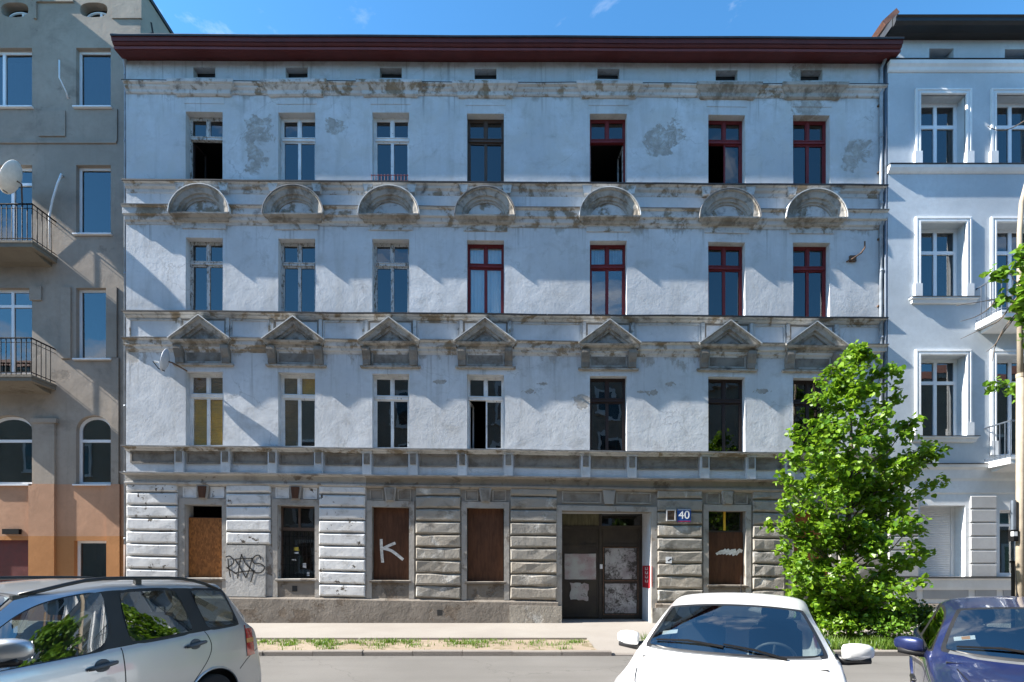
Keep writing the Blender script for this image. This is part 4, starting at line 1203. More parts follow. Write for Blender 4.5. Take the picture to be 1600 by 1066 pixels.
# ---------------------------------------------------------------- grey house beyond the drainpipe
SB = 0.60
lh = empty('grey_house', (fx(120, -SB), SB, 0), 0, 'grey rendered apartment house with orange base, iron balconies and arched windows', 'building')
LO = Vector(lh.location)
LX = lambda px, p=-SB: fx(px, p)
LZ = lambda py, p=-SB: fz(py, p)
def lp(m, name, mat, par=None, **kw):
    q = m.build(name, MAT[mat], par or lh, **kw)
    q.location = Vector(q.location) - LO - (Vector(par.location) if par and par is not lh else Vector((0, 0, 0)))
    return q
LXR, LXL, LTOP = XL - .012, -24.0, 19.8
colA = (LX(-22), LX(50)); colB = (LX(119), LX(173)); colC = (colA[0] - 3.6, colA[0] - 2.0)
lops = []
rowz = [(LZ(168), LZ(75)), (LZ(366), LZ(258)), (LZ(561), LZ(450))]
for (x0, x1) in (colA, colB):
    for k, (z0, z1) in enumerate(rowz):
        if (x0, x1) == colA and k > 0: z0 -= .45
        lops.append((x0, x1, z0, z1))
zz = LZ(757)
m = MB(); wall_open(m, LXL, LXR, zz, LTOP, lops + [(colA[0], colA[1], LZ(758) + .0, LZ(672)), (colB[0], colB[1], LZ(757), LZ(672))], SB, .30)
# the arched heads and oval attic lights are cut as polygons with a fan of faces
m.V = [v for v in m.V]
wall_l = None
def arch_fill(mb, x0, x1, zs, ztop, y, depth):
    """square the arch into a rectangular notch x0..x1, zs..ztop: spandrels + curved soffit"""
    cx, rx, rz = (x0 + x1) / 2, (x1 - x0) / 2, ztop - zs - .02
    n = 14
    arc = [(cx - rx * math.cos(math.pi * k / n), zs + rz * math.sin(math.pi * k / n)) for k in range(n + 1)]
    for (a, b) in zip(arc, arc[1:]):
        mb.quad((a[0], y, a[1]), (b[0], y, b[1]), (b[0], y, ztop), (a[0], y, ztop))
        mb.quad((a[0], y, a[1]), (b[0], y, b[1]), (b[0], y + depth, b[1]), (a[0], y + depth, a[1]))
ARZ = LZ(648)
m = MB()
arch_ops = [(colA[0], colA[1], LZ(757), ARZ), (colB[0], colB[1], LZ(757), ARZ)]
ovals = [(LX(23), LZ(15.5)), (LX(146.5), LZ(15.5))]
ORX, ORZ = 21.5 / 50, 11.5 / 50
oops = [(x - ORX - .05, x + ORX + .05, z - ORZ - .05, z + ORZ + .05) for x, z in ovals]
wall_open(m, LXL, LXR, zz, LTOP, lops + arch_ops + oops, SB, .30)
for x0, x1, _, _ in arch_ops: arch_fill(m, x0, x1, LZ(672), ARZ, SB, .30)
for (ox, oz), (x0, x1, z0, z1) in zip(ovals, oops):
    n = 32
    pts = []
    for k in range(n):
        q = 2 * math.pi * k / n
        c, s = math.cos(q), math.sin(q)
        # squarish oval outline and the matching point on the surrounding rectangle
        ex, ez = ox + ORX * math.copysign(abs(c) ** .75, c), oz + ORZ * math.copysign(abs(s) ** .75, s)
        t = 1 / max(abs(c), abs(s))
        bx_, bz_ = ox + (ORX + .05) * max(-1, min(1, c * t)), oz + (ORZ + .05) * max(-1, min(1, s * t))
        pts.append((ex, ez, bx_, bz_))
    for k in range(n):
        a, b = pts[k], pts[(k + 1) % n]
        m.quad((a[0], SB, a[1]), (b[0], SB, b[1]), (b[2], SB, b[3]), (a[2], SB, a[3]))
        m.quad((a[0], SB, a[1]), (b[0], SB, b[1]), (b[0], SB + .35, b[1]), (a[0], SB + .35, a[1]))
m.box(LXR - .02, LXR, SB + .001, 13, zz, LTOP)
lp(m, 'wall', 'grey_render', recalc=False)
m = MB(); m.box(LXR - .06, LXR + .05, SB - .05, 13, LTOP, LTOP + .12); m.box(LXL, LXR - .06, SB - .05, 13, LTOP + .01, LTOP + .1); lp(m, 'roof', 'black_roof')
m = MB(); r_ = random.Random(3)
for k in range(5):
    y = 1.1 + k * .75 + r_.uniform(-.1, .1); z = 19.2 - r_.uniform(0, .7)
    m.tube([(LXR + .006, y, z + .35), (LXR + .006, y + .08, z + .1), (LXR + .006, y - .05, z - .1), (LXR + .006, y + .12, z - .3)], .03, 5)
lp(m, 'tar_mark', 'black_paint')
for (ox, oz) in ovals:
    m = MB(); m.box(ox - ORX, ox + ORX, SB + .24, SB + .27, oz - ORZ, oz + ORZ); o = lp(m, 'window', 'dirty_glass')
    m = MB(); m.tube([(ox + (ORX - .06) * math.cos(q), SB + .2, oz - .10 + (ORZ - .02) * math.sin(q)) for q in [math.pi * k / 10 for k in range(11)]], .03, 6); lp(m, 'window_frame', 'pvc_white', o)
    m = MB(); m.box(ox + .05, ox + .12, SB + .18, SB + .23, oz - ORZ, oz + .08); lp(m, 'window_frame', 'pvc_white', o)
# raised fields of the facade
def lbox(px0, px1, py0, py1, t, mat, name):
    m = MB(); m.box(LX(px0), LX(px1), SB - t, SB + .02, LZ(py1), LZ(py0)); return lp(m, name, mat)
lbox(176, 222, -20, 30, .03, 'grey_render', 'raised_field'); lbox(54, 58.5, 0, 31, .05, 'grey_render', 'raised_field'); lbox(58.5, 116, 0, 5, .05, 'grey_render', 'raised_field')
lbox(62, 103, 174, 214, .035, 'grey_render', 'raised_field')
lbox(-60, 183, 222, 225, .04, 'grey_render', 'raised_field'); lbox(181, 184, 172, 222, .035, 'grey_render', 'raised_field')
lbox(48, 66, 448, 470, .05, 'grey_render', 'pilaster_capital')
lbox(97, 112, 450, 561, .05, 'grey_render', 'pilaster'); lbox(167.5, 184, 450, 561, .05, 'grey_render', 'pilaster')
lbox(52, 92, 655, 662, .10, 'grey_render', 'pilaster_capital')
lbox(56, 88, 662, 757, .07, 'grey_render', 'pilaster'); lbox(176, 187, 560, 757, .05, 'grey_render', 'pilaster')
# peach and orange base
base_ops = [(LX(116), LX(172), -.3, LZ(845)), (LX(-40), LX(46), -.3, LZ(844))]
m = MB(); wall_open(m, LXL, LXR, LZ(838), zz, [], SB - .004, .3); lp(m, 'base_wall', 'peach_render', recalc=False)
m = MB(); wall_open(m, LXL, LXR, -.3, LZ(838), base_ops, SB - .004, .3); lp(m, 'base_wall', 'orange_render', recalc=False)
lbox(48, 88, 757, 838, .08, 'peach_render', 'pilaster'); lbox(48, 88, 838, 990, .08, 'orange_render', 'pilaster')
lbox(168.5, 189, 757, 838, .06, 'peach_render', 'pilaster'); lbox(168.5, 189, 838, 990, .06, 'orange_render', 'pilaster')
m = MB(); m.box(LX(-40), LX(46), SB + .12, SB + .16, -.3, LZ(844)); lp(m, 'door', 'maroon_door')
m = MB(); m.box(LX(3, -SB + .1), LX(29, -SB + .1), SB - .1, SB + .02, LZ(835), LZ(827)); lp(m, 'door_lamp', 'black_iron')
# rooms
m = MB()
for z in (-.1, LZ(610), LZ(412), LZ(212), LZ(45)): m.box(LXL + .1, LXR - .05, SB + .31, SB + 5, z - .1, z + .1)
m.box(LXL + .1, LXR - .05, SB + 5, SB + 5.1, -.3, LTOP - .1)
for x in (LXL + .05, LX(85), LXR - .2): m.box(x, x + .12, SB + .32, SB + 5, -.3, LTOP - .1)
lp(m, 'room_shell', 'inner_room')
def pvc(x0, x1, z0, z1, y, parent_fn, frame=.07, split=None, transom=None, sill=True, glassm='new_glass', arch=None, curtain=None):
    m = MB()
    m.box(x0, x0 + frame, y, y + .06, z0, z1); m.box(x1 - frame, x1, y, y + .06, z0, z1)
    if arch is None: m.box(x0 + frame, x1 - frame, y, y + .06, z1 - frame, z1)
    m.box(x0 + frame, x1 - frame, y, y + .06, z0, z0 + frame)
    xs = [x0 + frame, x1 - frame] if split is None else [x0 + frame, split - frame * .5, split + frame * .5, x1 - frame]
    if split is not None: m.box(split - frame * .5, split + frame * .5, y - .004, y + .06, z0 + frame, z1 - (0 if arch else frame))
    zs = [z0 + frame, z1 - frame] if transom is None else [z0 + frame, transom - frame * .5, transom + frame * .5, z1 - frame]
    if transom is not None: m.box(x0 + frame, x1 - frame, y - .006, y + .06, transom - frame * .5, transom + frame * .5)
    if arch is not None:
        cx, rx = (x0 + x1) / 2, (x1 - x0) / 2
        m.sweep([(cx - rx * math.cos(math.pi * k / 14), z1 + arch * math.sin(math.pi * k / 14)) for k in range(15)], [(0, -.06), (0, 0), (frame, 0), (frame, -.06)], y=y)
    o = parent_fn(m, 'window', 'pvc_white')
    for a, b in zip(xs[::2], xs[1::2]):
        for c, d in zip(zs[::2], zs[1::2]):
            m = MB(); m.box(a - .01, b + .01, y + .028, y + .034, c - .01, d + .01 + (frame if arch else 0)); q = parent_fn(m, 'pane', glassm, o)
            q.rotation_euler = (R(rnd.uniform(-.4, .4)), 0, R(rnd.uniform(-.5, .5)))
    if arch is not None:
        cx, rx = (x0 + x1) / 2, (x1 - x0) / 2 - .02
        m = MB(); m.poly([(cx - rx * math.cos(math.pi * k / 14), z1 + (arch - .02) * math.sin(math.pi * k / 14)) for k in range(15)], y + .028, y + .034); parent_fn(m, 'pane', glassm, o)
    if sill:
        m = MB(); m.box(x0 - .06, x1 + .06, y - .20, y + .02, z0 - .045, z0 - .005); parent_fn(m, 'sill', 'pvc_white', o)
    if curtain:
        V, F = [], []
        n = 18
        for q in range(n + 1):
            x = x0 + (x1 - x0) * q / n; yy = y + .16 + .02 * math.sin(q * 2.2)
            V += [(x, yy, z0), (x, yy, z1 if curtain[1] is None else z0 + (z1 - z0) * curtain[1])]
            if q < n: F.append((2 * q, 2 * q + 2, 2 * q + 3, 2 * q + 1))
        m = MB(); m.add(V, F); parent_fn(m, 'curtain', curtain[0], o)
    return o
yw = SB + .12
for k, (z0, z1) in enumerate(rowz):
    pvc(colB[0], colB[1], z0, z1, yw, lp, .075, curtain=('white_cloth', .96) if k == 0 else (('grey_cloth', .62) if k == 2 else None))
    if k == 0: pvc(colA[0], colA[1], z0, z1, yw, lp, .085, split=colA[0] + .45, curtain=('white_cloth', .9))  # white curtain added here to brighten the dark pane
    else: pvc(colA[0], colA[1], z0 - .45, z1, yw, lp, .08, split=(colA[0] + colA[1]) / 2, transom=z1 - .52, sill=False)
for x0, x1 in (colA, colB):
    pvc(x0, x1, LZ(757), LZ(672), yw, lp, .085, transom=LZ(688), arch=ARZ - LZ(672) - .03, glassm='new_glass')
pvc(LX(116), LX(172), .0, LZ(845), yw, lp, .075, sill=False, curtain=('dark_cloth' if 'dark_cloth' in MAT else 'seat_fabric', .98))
# unseen slab added out of view to throw shade on both facades
m = MB(); m.box(LXL, -15.9, SB - 1.7, SB + .5, 20.35, 20.65); m.box(LXL, -15.95, SB + .001, 13, LTOP + .13, 20.35); lp(m, 'shade_slab', 'soot_soffit')
# balconies
def balcony(par_fn, x0, x1, ybase, proj, zs, th, rh, nbar, mats, scroll=False, name='balcony', side=1):
    """slab + iron railing, x0..x1, standing out from y=ybase"""
    m = MB()
    yf = ybase - proj
    m.box(x0, x1, yf, ybase + .01, zs - th, zs)
    m.box(x0 - .02, x1 + .02, yf - .02, ybase + .0, zs - .05, zs + .012)
    o = par_fn(m, name, mats[0])
    m = MB(); m.course([(.0, zs - th - .12), (proj * .3, zs - th - .10), (proj * .6, zs - th - .03), (proj * .8, zs - th + .001)], x0 + .15, x1 - .15, 0, 0.0, ybase); par_fn(m, 'corbel', mats[1], o)
    m = MB()
    for z in (zs + .10, zs + rh):
        m.tube([(x0 + .03, ybase, z), (x0 + .03, yf + .03, z), (x1 - .03, yf + .03, z), (x1 - .03, ybase, z)], .024 if z > zs + .5 else .015, 6)
    if scroll:
        m.tube([(x0 + .03, yf + .03, zs + rh - .13), (x1 - .03, yf + .03, zs + rh - .13), (x1 - .03, ybase, zs + rh - .13)], .010, 6)
    par_fn(m, 'handrail', mats[2], o)
    for k in range(nbar + 1):
        x = x0 + .03 + (x1 - x0 - .06) * k / nbar
        m = MB(); m.tube([(x, yf + .03, zs), (x, yf + .03, zs + rh)], .013, 5); par_fn(m, 'baluster', mats[2], o)
    nb = max(3, int(proj / .16))
    for xx in (x0 + .03, x1 - .03):
        for k in range(1, nb):
            y = yf + .03 + (proj - .03) * k / nb
            m = MB(); m.tube([(xx, y, zs), (xx, y, zs + rh)], .013, 5); par_fn(m, 'baluster', mats[2], o)
    return o
BXR = LX(89)
balcony(lp, BXR - 3.4, BXR, SB, .80, LZ(403) + .0, .17, 1.12, 22, ('soot_soffit', 'soot_soffit', 'black_iron'), True)
balcony(lp, BXR - 3.4, BXR - .03, SB, .80, LZ(602), .16, 1.12, 22, ('soot_soffit', 'soot_soffit', 'black_iron'), True)
# big dish clamped to the upper railing
d2 = empty('satellite_dish', (fx(26, .1), -.1, fz(283, .1)), 0, 'large white satellite dish on the iron balcony of the grey house', 'satellite dish')
dish(d2, None, (-.80, -.42, .42), .50, 'dish_white', (.15, .02, -.75))
# bent conduit and lamp bracket on the grey wall
m = MB(); m.tube([(LX(98), SB, LZ(276)), (LX(96, -SB + .12), SB - .12, LZ(277)), (LX(90, -SB + .15), SB - .15, LZ(292)), (LX(82, -SB + .15), SB - .15, LZ(318)), (LX(77.5, -SB + .12), SB - .12, LZ(340)), (LX(78, -SB + .05), SB - .05, LZ(392))], .028, 8); lp(m, 'conduit', 'pvc_white', smooth=True)
m = MB(); m.tube([(LX(106), SB + .01, LZ(154)), (LX(104, -SB + .1), SB - .1, LZ(150)), (LX(97, -SB + .2), SB - .22, LZ(139)), (LX(95, -SB + .2), SB - .25, LZ(134)), (LX(95, -SB + .2), SB - .25, LZ(107))], [.03, .018, .018, .02, .02], 8); lp(m, 'flag_bracket', 'pvc_white', smooth=True)

# ---------------------------------------------------------------- pale renovated house
RP = 0.13     # stands proud of the old facade
rh_ = empty('pale_blue_house', (fx(1490), -RP, 0), 0, 'renovated pale blue apartment house with white window surrounds and black eaves', 'building')
RO = Vector(rh_.location)
RX = lambda px, p=RP: fx(px, p)
RZ = lambda py, p=RP: fz(py, p)
def rp(m, name, mat, par=None, **kw):
    q = m.build(name, MAT[mat], par or rh_, **kw)
    q.location = Vector(q.location) - RO - (Vector(par.location) if par and par is not rh_ else Vector((0, 0, 0)))
    return q
RXL, RXR = XR + .025, 26.0
cA = (RX(1438), RX(1508)); cB = (RX(1556), RX(1628))
rrow = [(RZ(261), RZ(149)), (RZ(467), RZ(349)), (RZ(683), RZ(556))]
rops = []
pitch = cB[0] - cA[0]
colsR = [cA, cB] + [(cA[0] + pitch * k, cA[1] + pitch * k) for k in range(2, 5)]
for k, (z0, z1) in enumerate(rrow):
    for ci, (x0, x1) in enumerate(colsR):
        rops.append((x0, x1, z0 - (.55 if ci == 1 and k > 0 else 0), z1))
vents = [(RX(1452), RX(1490), RZ(98), RZ(76)), (RX(1570), RX(1610), RZ(98.5), RZ(77))]
m = MB(); wall_open(m, RXL, RXR, RZ(770), RZ(50), rops + vents, -RP, .45)
m.box(RXL - .001, RXL + .02, -RP + .0005, 10, -.3, RZ(50))
rp(m, 'wall', 'pale_blue_render', recalc=False)
gopsR = [(RX(1438), RX(1508), RZ(901), RZ(790)), (RX(1562), RX(1600), RZ(899), RZ(797))]
m = MB(); wall_open(m, RXL, RXR, -.3, RZ(770), gopsR, -RP, .45); rp(m, 'ground_floor_wall', 'white_trim', recalc=False)
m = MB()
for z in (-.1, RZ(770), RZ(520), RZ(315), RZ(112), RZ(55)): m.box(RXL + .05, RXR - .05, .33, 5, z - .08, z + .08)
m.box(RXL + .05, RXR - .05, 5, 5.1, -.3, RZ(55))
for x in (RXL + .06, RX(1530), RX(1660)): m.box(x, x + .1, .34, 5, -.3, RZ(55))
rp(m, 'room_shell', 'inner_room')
for x0, x1, z0, z1 in vents:
    pvc(x0, x1 - .1, z0, z1 - .14, .06, rp, .03, split=x0 + .3, sill=False, glassm='dirty_glass')
# black eaves
e0, e1 = RX(1399, .6), RXR
zs_, zt_ = RZ(62), fz(22, .65)
m = MB(); m.course([(RP, zs_ - .02), (.30, zs_ + .01), (.55, zs_ - .03), (.62, zs_ + .03), (.62, zs_ + .12), (.66, zs_ + .15), (.66, zt_ - .02), (.60, zt_), (.2, zt_ + .02)], e0, e1, 0, .3, 0, 3); rp(m, 'eaves', 'black_roof')
m = MB(); m.box(e0 - .02, e0 + .01, -.5, .6, zs_ - .0, zt_ + .03); rp(m, 'eaves_end', 'black_roof')
m = MB(); m.box(RXL, RXR, .3, 10, zs_, zs_ + .1); rp(m, 'roof', 'black_roof')
fire = MB(); fire.box(RX(1372, -.9), RX(1398, -.9), .9, 3.5, 16.9, fz(46, -.9)); rp(fire, 'party_wall', 'bare_wall_mat')
fire = MB(); fire.obox((RX(1381, -.8), .8, fz(42, -.8)), (.22, 0, .2), (0, .3, 0), (-.05, 0, .06)); rp(fire, 'ridge_tile', 'tile_red')
# cornices
def rcourse(prof, mat, name, x0=None, x1=None, k=0):
    m = MB(); m.course(prof, x0 or RXL - .02, x1 or RXR, k, .02, -RP, 3); return rp(m, name, mat)
rcourse([(.02, RZ(114)), (.05, RZ(112)), (.07, RZ(108)), (.12, RZ(105)), (.13, RZ(100)), (.0, RZ(99))], 'white_trim', 'cornice')
rcourse([(.10, RZ(99.3)), (.145, RZ(99.3)), (.145, RZ(98.2)), (.0, RZ(97))], 'flashing', 'flashing')
rcourse([(.02, RZ(272)), (.06, RZ(270)), (.11, RZ(266)), (.12, RZ(262)), (.0, RZ(261))], 'white_trim', 'string_course')
rcourse([(.10, RZ(261.5)), (.135, RZ(261.5)), (.135, RZ(260)), (.0, RZ(259))], 'flashing', 'flashing')
rcourse([(.01, RZ(772)), (.03, RZ(770)), (.03, RZ(752)), (.06, RZ(748)), (.08, RZ(735)), (.14, RZ(731)), (.15, RZ(727)), (.0, RZ(726))], 'white_trim', 'string_course')
rcourse([(.10, RZ(727)), (.165, RZ(727)), (.165, RZ(725.4)), (.0, RZ(724))], 'flashing', 'flashing')
for k, (z0, z1) in enumerate(rrow):
    for ci, (x0, x1) in enumerate(colsR):
        door = ci == 1 and k > 0
        if door: z0_ = z0 - .55
        else: z0_ = z0
        # stepped architrave
        m = MB()
        path = [(x0 - .17, z0_ + (.02 if not door else .0)), (x0 - .17, z1 + .17), (x1 + .17, z1 + .17), (x1 + .17, z0_ + .02)]
        m.sweep(path, [(0, -.02), (0, .05), (.05, .055), (.06, .035), (.11, .035), (.115, .055), (.15, .055), (.17, .03), (.17, -.02)], y=-RP); rp(m, 'architrave', 'white_trim')
        for s in (-1, 1):
            xx = x0 - .10 if s < 0 else x1 + .10
            m = MB(); m.box(xx - .11, xx + .11, -RP - .075, -RP + .02, z0_, z0_ + .42); rp(m, 'architrave_foot', 'white_trim')
        o = pvc(x0, x1, z0_, z1, -RP + .27, rp, .10, split=(x0 + x1) / 2, transom=z1 - .72, sill=False, curtain=('grey_cloth', .9) if k != 1 and ci == 0 else (('white_cloth', .7) if ci == 0 else ('grey_cloth', 1.0)))
        if not door and k > 0:
            m = MB(); m.course([(.0, z0 - .17), (.06, z0 - .15), (.08, z0 - .06), (.12, z0 - .04), (.12, z0 - .0), (.0, z0)], x0 - .22, x1 + .22, 1, .40, -RP); rp(m, 'sill', 'white_trim')
            m = MB(); m.box(x0 - .34, x1 + .34, -RP - .135, -RP + .0, z0 + .0, z0 + .014); rp(m, 'flashing', 'flashing')
# balconies
bx0 = RX(1524)
balcony(rp, bx0, bx0 + 3.2, -RP, .80, RZ(507), .16, 1.05, 20, ('white_trim', 'white_trim', 'dark_zinc'))
balcony(rp, RX(1537), RX(1537) + 3.2, -RP, .80, RZ(724.5), .16, 1.05, 20, ('white_trim', 'white_trim', 'dark_zinc'))
# ground floor: roller shutter, narrow window, blocks, plinth panels
sx0, sx1 = RX(1438), RX(1508)
shut = MB(); shut.box(sx0, sx1 - .12, -RP + .36, -RP + .42, RZ(901), RZ(790)); so = rp(shut, 'roller_shutter', 'shutter_white')
n = 30
for k in range(n):
    z0 = RZ(900) + (RZ(794) - RZ(900)) * k / n; z1 = RZ(900) + (RZ(794) - RZ(900)) * (k + .86) / n
    m = MB(); m.course([(.0, z0), (.012, z0 + .008), (.016, (z0 + z1) / 2), (.010, z1 - .006), (.0, z1)], sx0 + .03, sx1 - .17, 0, .01, -RP + .36, 5); rp(m, 'slat', 'shutter_white', so)
m = MB(); m.box(sx1 - .12, sx1, -RP + .34, -RP + .44, RZ(901), RZ(790)); rp(m, 'reveal_lining', 'white_trim')
pvc(RX(1562), RX(1600), RZ(899), RZ(797), -RP + .2, rp, .07, transom=RZ(820), sill=False, curtain=('grey_cloth', .9))
def rblocks(px0, px1, n=6, y0=774.0, pitch=21.4):
    for k in range(n):
        x0, x1, z1, z0 = RX(px0, .18), RX(px1, .18), RZ(y0 + pitch * k + .9, .18), RZ(y0 + pitch * (k + 1) - .9, .18)
        m = MB(); i_ = .02
        V = [(x0, -RP, z0), (x1, -RP, z0), (x1, -RP, z1), (x0, -RP, z1), (x0, -RP - .03, z0), (x1, -RP - .03, z0), (x1, -RP - .03, z1), (x0, -RP - .03, z1), (x0 + i_, -RP - .05, z0 + i_), (x1 - i_, -RP - .05, z0 + i_), (x1 - i_, -RP - .05, z1 - i_), (x0 + i_, -RP - .05, z1 - i_)]
        F = [(8, 9, 10, 11)] + [(a, (a + 1) % 4, (a + 1) % 4 + 4, a + 4) for a in range(4)] + [(a + 4, (a + 1) % 4 + 4, (a + 1) % 4 + 8, a + 8) for a in range(4)]
        m.add(V, F); rp(m, 'stone_block', 'grey_panel')
rblocks(1389, 1436); rblocks(1517, 1558); rblocks(1606, 1650)
rcourse([(.04, RZ(922)), (.06, RZ(918)), (.09, RZ(906)), (.12, RZ(905)), (.12, RZ(903)), (.0, RZ(902))], 'white_trim', 'plinth_ledge')
rcourse([(.10, RZ(903.5)), (.14, RZ(903.5)), (.14, RZ(902)), (.0, RZ(901))], 'flashing', 'flashing')
for px0, px1 in ((1389, 1431), (1442, 1512), (1523, 1556), (1567, 1610)):
    m = MB(); m.box(RX(px0), RX(px1), -RP - .03, -RP + .02, RZ(936), RZ(917)); rp(m, 'plinth_panel', 'grey_panel')
m = MB(); m.course([(.09, -.3), (.09, RZ(948)), (.06, RZ(944)), (.0, RZ(943))], RXL - .02, RXR, 0, .02, -RP, 4); rp(m, 'plinth', 'plinth_cement')
m = MB(); x = RXL + .02
m.box(x - .0, x + .22, -RP - .05, -RP + .02, -.3, RZ(900)); rp(m, 'corner_strip', 'white_trim')
m = MB(); m.tube([(XR - .02, -.09, RZ(62)), (XR - .02, -.09, .1)], .045, 10); rp(m, 'downpipe', 'dark_zinc', smooth=True)

# ---------------------------------------------------------------- houses across the street, mirrored in the window glass
def opposite(x0, x1, h, mat, lab, roofmat='tile_red'):
    o = empty('opposite_house', ((x0 + x1) / 2, -19.9, 0), 0, lab, 'building')
    O = Vector(o.location)
    def op_(m, name, mt, par=None):
        q = m.build(name, MAT[mt], o); q.location = Vector(q.location) - O; return q
    m = MB(); m.box(x0, x1, -30, -20.1, -.3, h); op_(m, 'wall', mat)
    n = int((x1 - x0) / 3.4); st = int((h - 1.5) / 3.7)
    for i in range(n):
        cx = x0 + (x1 - x0) * (i + .5) / n
        for k in range(st):
            z = 1.2 + k * 3.7
            m = MB(); m.box(cx - .75, cx + .75, -20.12, -20.02, z - .15, z + 2.25); m.box(cx - .85, cx + .85, -20.12, -19.95, z - .25, z - .151); op_(m, 'window_surround', 'white_trim')
            m = MB(); m.box(cx - .55, cx + .55, -20.05, -20.01, z, z + 2.05); op_(m, 'window', 'dirty_glass')
    for z in (4.4, h - .35):
        m = MB(); m.box(x0, x1, -20.1, -19.75, z, z + .3); op_(m, 'cornice', 'moulding')
    m = MB(); m.add([(x0, -19.7, h - .02), (x1, -19.7, h - .02), (x1, -25, h + 2.6), (x0, -25, h + 2.6), (x0, -30, h), (x1, -30, h)], [(0, 1, 2, 3), (3, 2, 5, 4), (0, 3, 4), (1, 5, 2)]); op_(m, 'roof', roofmat)
opposite(-75, -13, 16.2, 'opposite_render', 'ochre tenement across the street, mirrored in the grey house windows')
opposite(-13, 12, 18.2, 'grey_render', 'tall grey tenement across the street, mirrored in the old facade windows', 'black_roof')
opposite(12, 75, 15.0, 'opposite_render', 'low ochre tenement across the street, mirrored in the pale house windows')

# ---------------------------------------------------------------- cars
def car_net(P):
    """control net: stations along the car x levels from sill to roof centre; s is distance from the nose"""
    w, wt, L = P['w'], P['wt'], P['L']
    G = []
    def hood(s, ys, zt, zlow=.20, drop=(.075, .045, .028, .016, .005, .0)):
        z3 = zt - drop[0]
        z1 = min(.45, z3 - .20); z2 = min(.70, z3 - .09)
        return [(s, w * ys * .93, zlow), (s, w * ys, z1), (s, w * ys * .995, z2), (s, w * ys * .955, z3),
                (s, w * ys * .90, zt - drop[1]), (s, w * ys * .81, zt - drop[2]), (s, w * ys * .68, zt - drop[3]), (s, w * ys * .36, zt - drop[4]), (s, 0, zt)]
    def side(s, zb, ys=1.0):
        return [(s, w * ys * .93, .19), (s, w * ys, .45), (s, w * ys * .998, .72), (s, w * ys * .962, zb)]
    zbf = lambda s: P['zb0'] + (P['zb1'] - P['zb0']) * (s - P['sA']) / (P['sF'] - P['sA'])
    for s, ys, zt, bow in P['front']:
        G.append([(a - bow * (1 - (b / (w * .95)) ** 2) if b < w * ys else a, b, c) for a, b, c in hood(s, ys, zt)])
    sA, sB = P['sA'], P['sB']
    zA = zbf(sA)
    G.append(side(sA, zA) + [(sA + .05, w * .940, zA + .028), (sA + .0, w * .905, zA + .045), (sA - .06, w * .855, zA + .052), (sA - P['cowl'] * .75, w * .46, P['zc']), (sA - P['cowl'], 0, P['zc'] + .008)])
    zB = P['zrB']
    # a station half way up the screen keeps the pillar's curve
    if P.get('mid'):
        f = .52; sm = sA + (sB - sA) * f
        zm = zA + (zB - .085 - zA) * (f + .05)
        ym = w * .905 + (wt + .03 - w * .905) * (f - .06)
        G.append(side(sm, zbf(sm)) + [(sm, w * .940, zbf(sm) + .028), (sm, ym, zm), (sm - .045, ym - .055, zm + .035), (sm - .12 - P['cowl'] * .25, ym * .52, zm + .065), (sm - .15 - P['cowl'] * .3, 0, zm + .075)])
    G.append(side(sB, zbf(sB)) + [(sB, w * .940, zbf(sB) + .028), (sB, wt + .03, zB - .085), (sB - .04, wt - .03, zB - .035), (sB - .10, wt * .5, zB), (sB - .12, 0, zB + .01)])
    for key in ('sC0', 'sC1', 'sD0', 'sD1', 'sE'):
        s = P[key]; zr = P['zr'][key]; wtt = wt * P.get('taper', {}).get(key, 1.0); lean = P.get('lean', {}).get(key, 0)
        G.append(side(s, zbf(s)) + [(s, w * .940, zbf(s) + .028), (s + lean, wtt + .03, zr - .085), (s + lean, wtt - .03, zr - .032), (s + lean, wtt * .5, zr), (s + lean, 0, zr + .012)])
    sF = P['sF']; zF = zbf(sF); ys = P['ysF']
    G.append(side(sF, zF, ys) + [(sF - P['fback'], w * ys * .925, zF + .03), (sF - P['fback'] * .5, w * ys * .87, zF + .045), (sF + .02, w * ys * .81, zF + .05), (sF + P['rcowl'] * .7, w * .42, P['zf']), (sF + P['rcowl'], 0, P['zf'] + .005)])
    for s, ys, zt, bow in P['rear']:
        G.append([(a + bow * (1 - (b / (w * .95)) ** 2), b, c) for a, b, c in hood(s, ys, zt)])
    return G

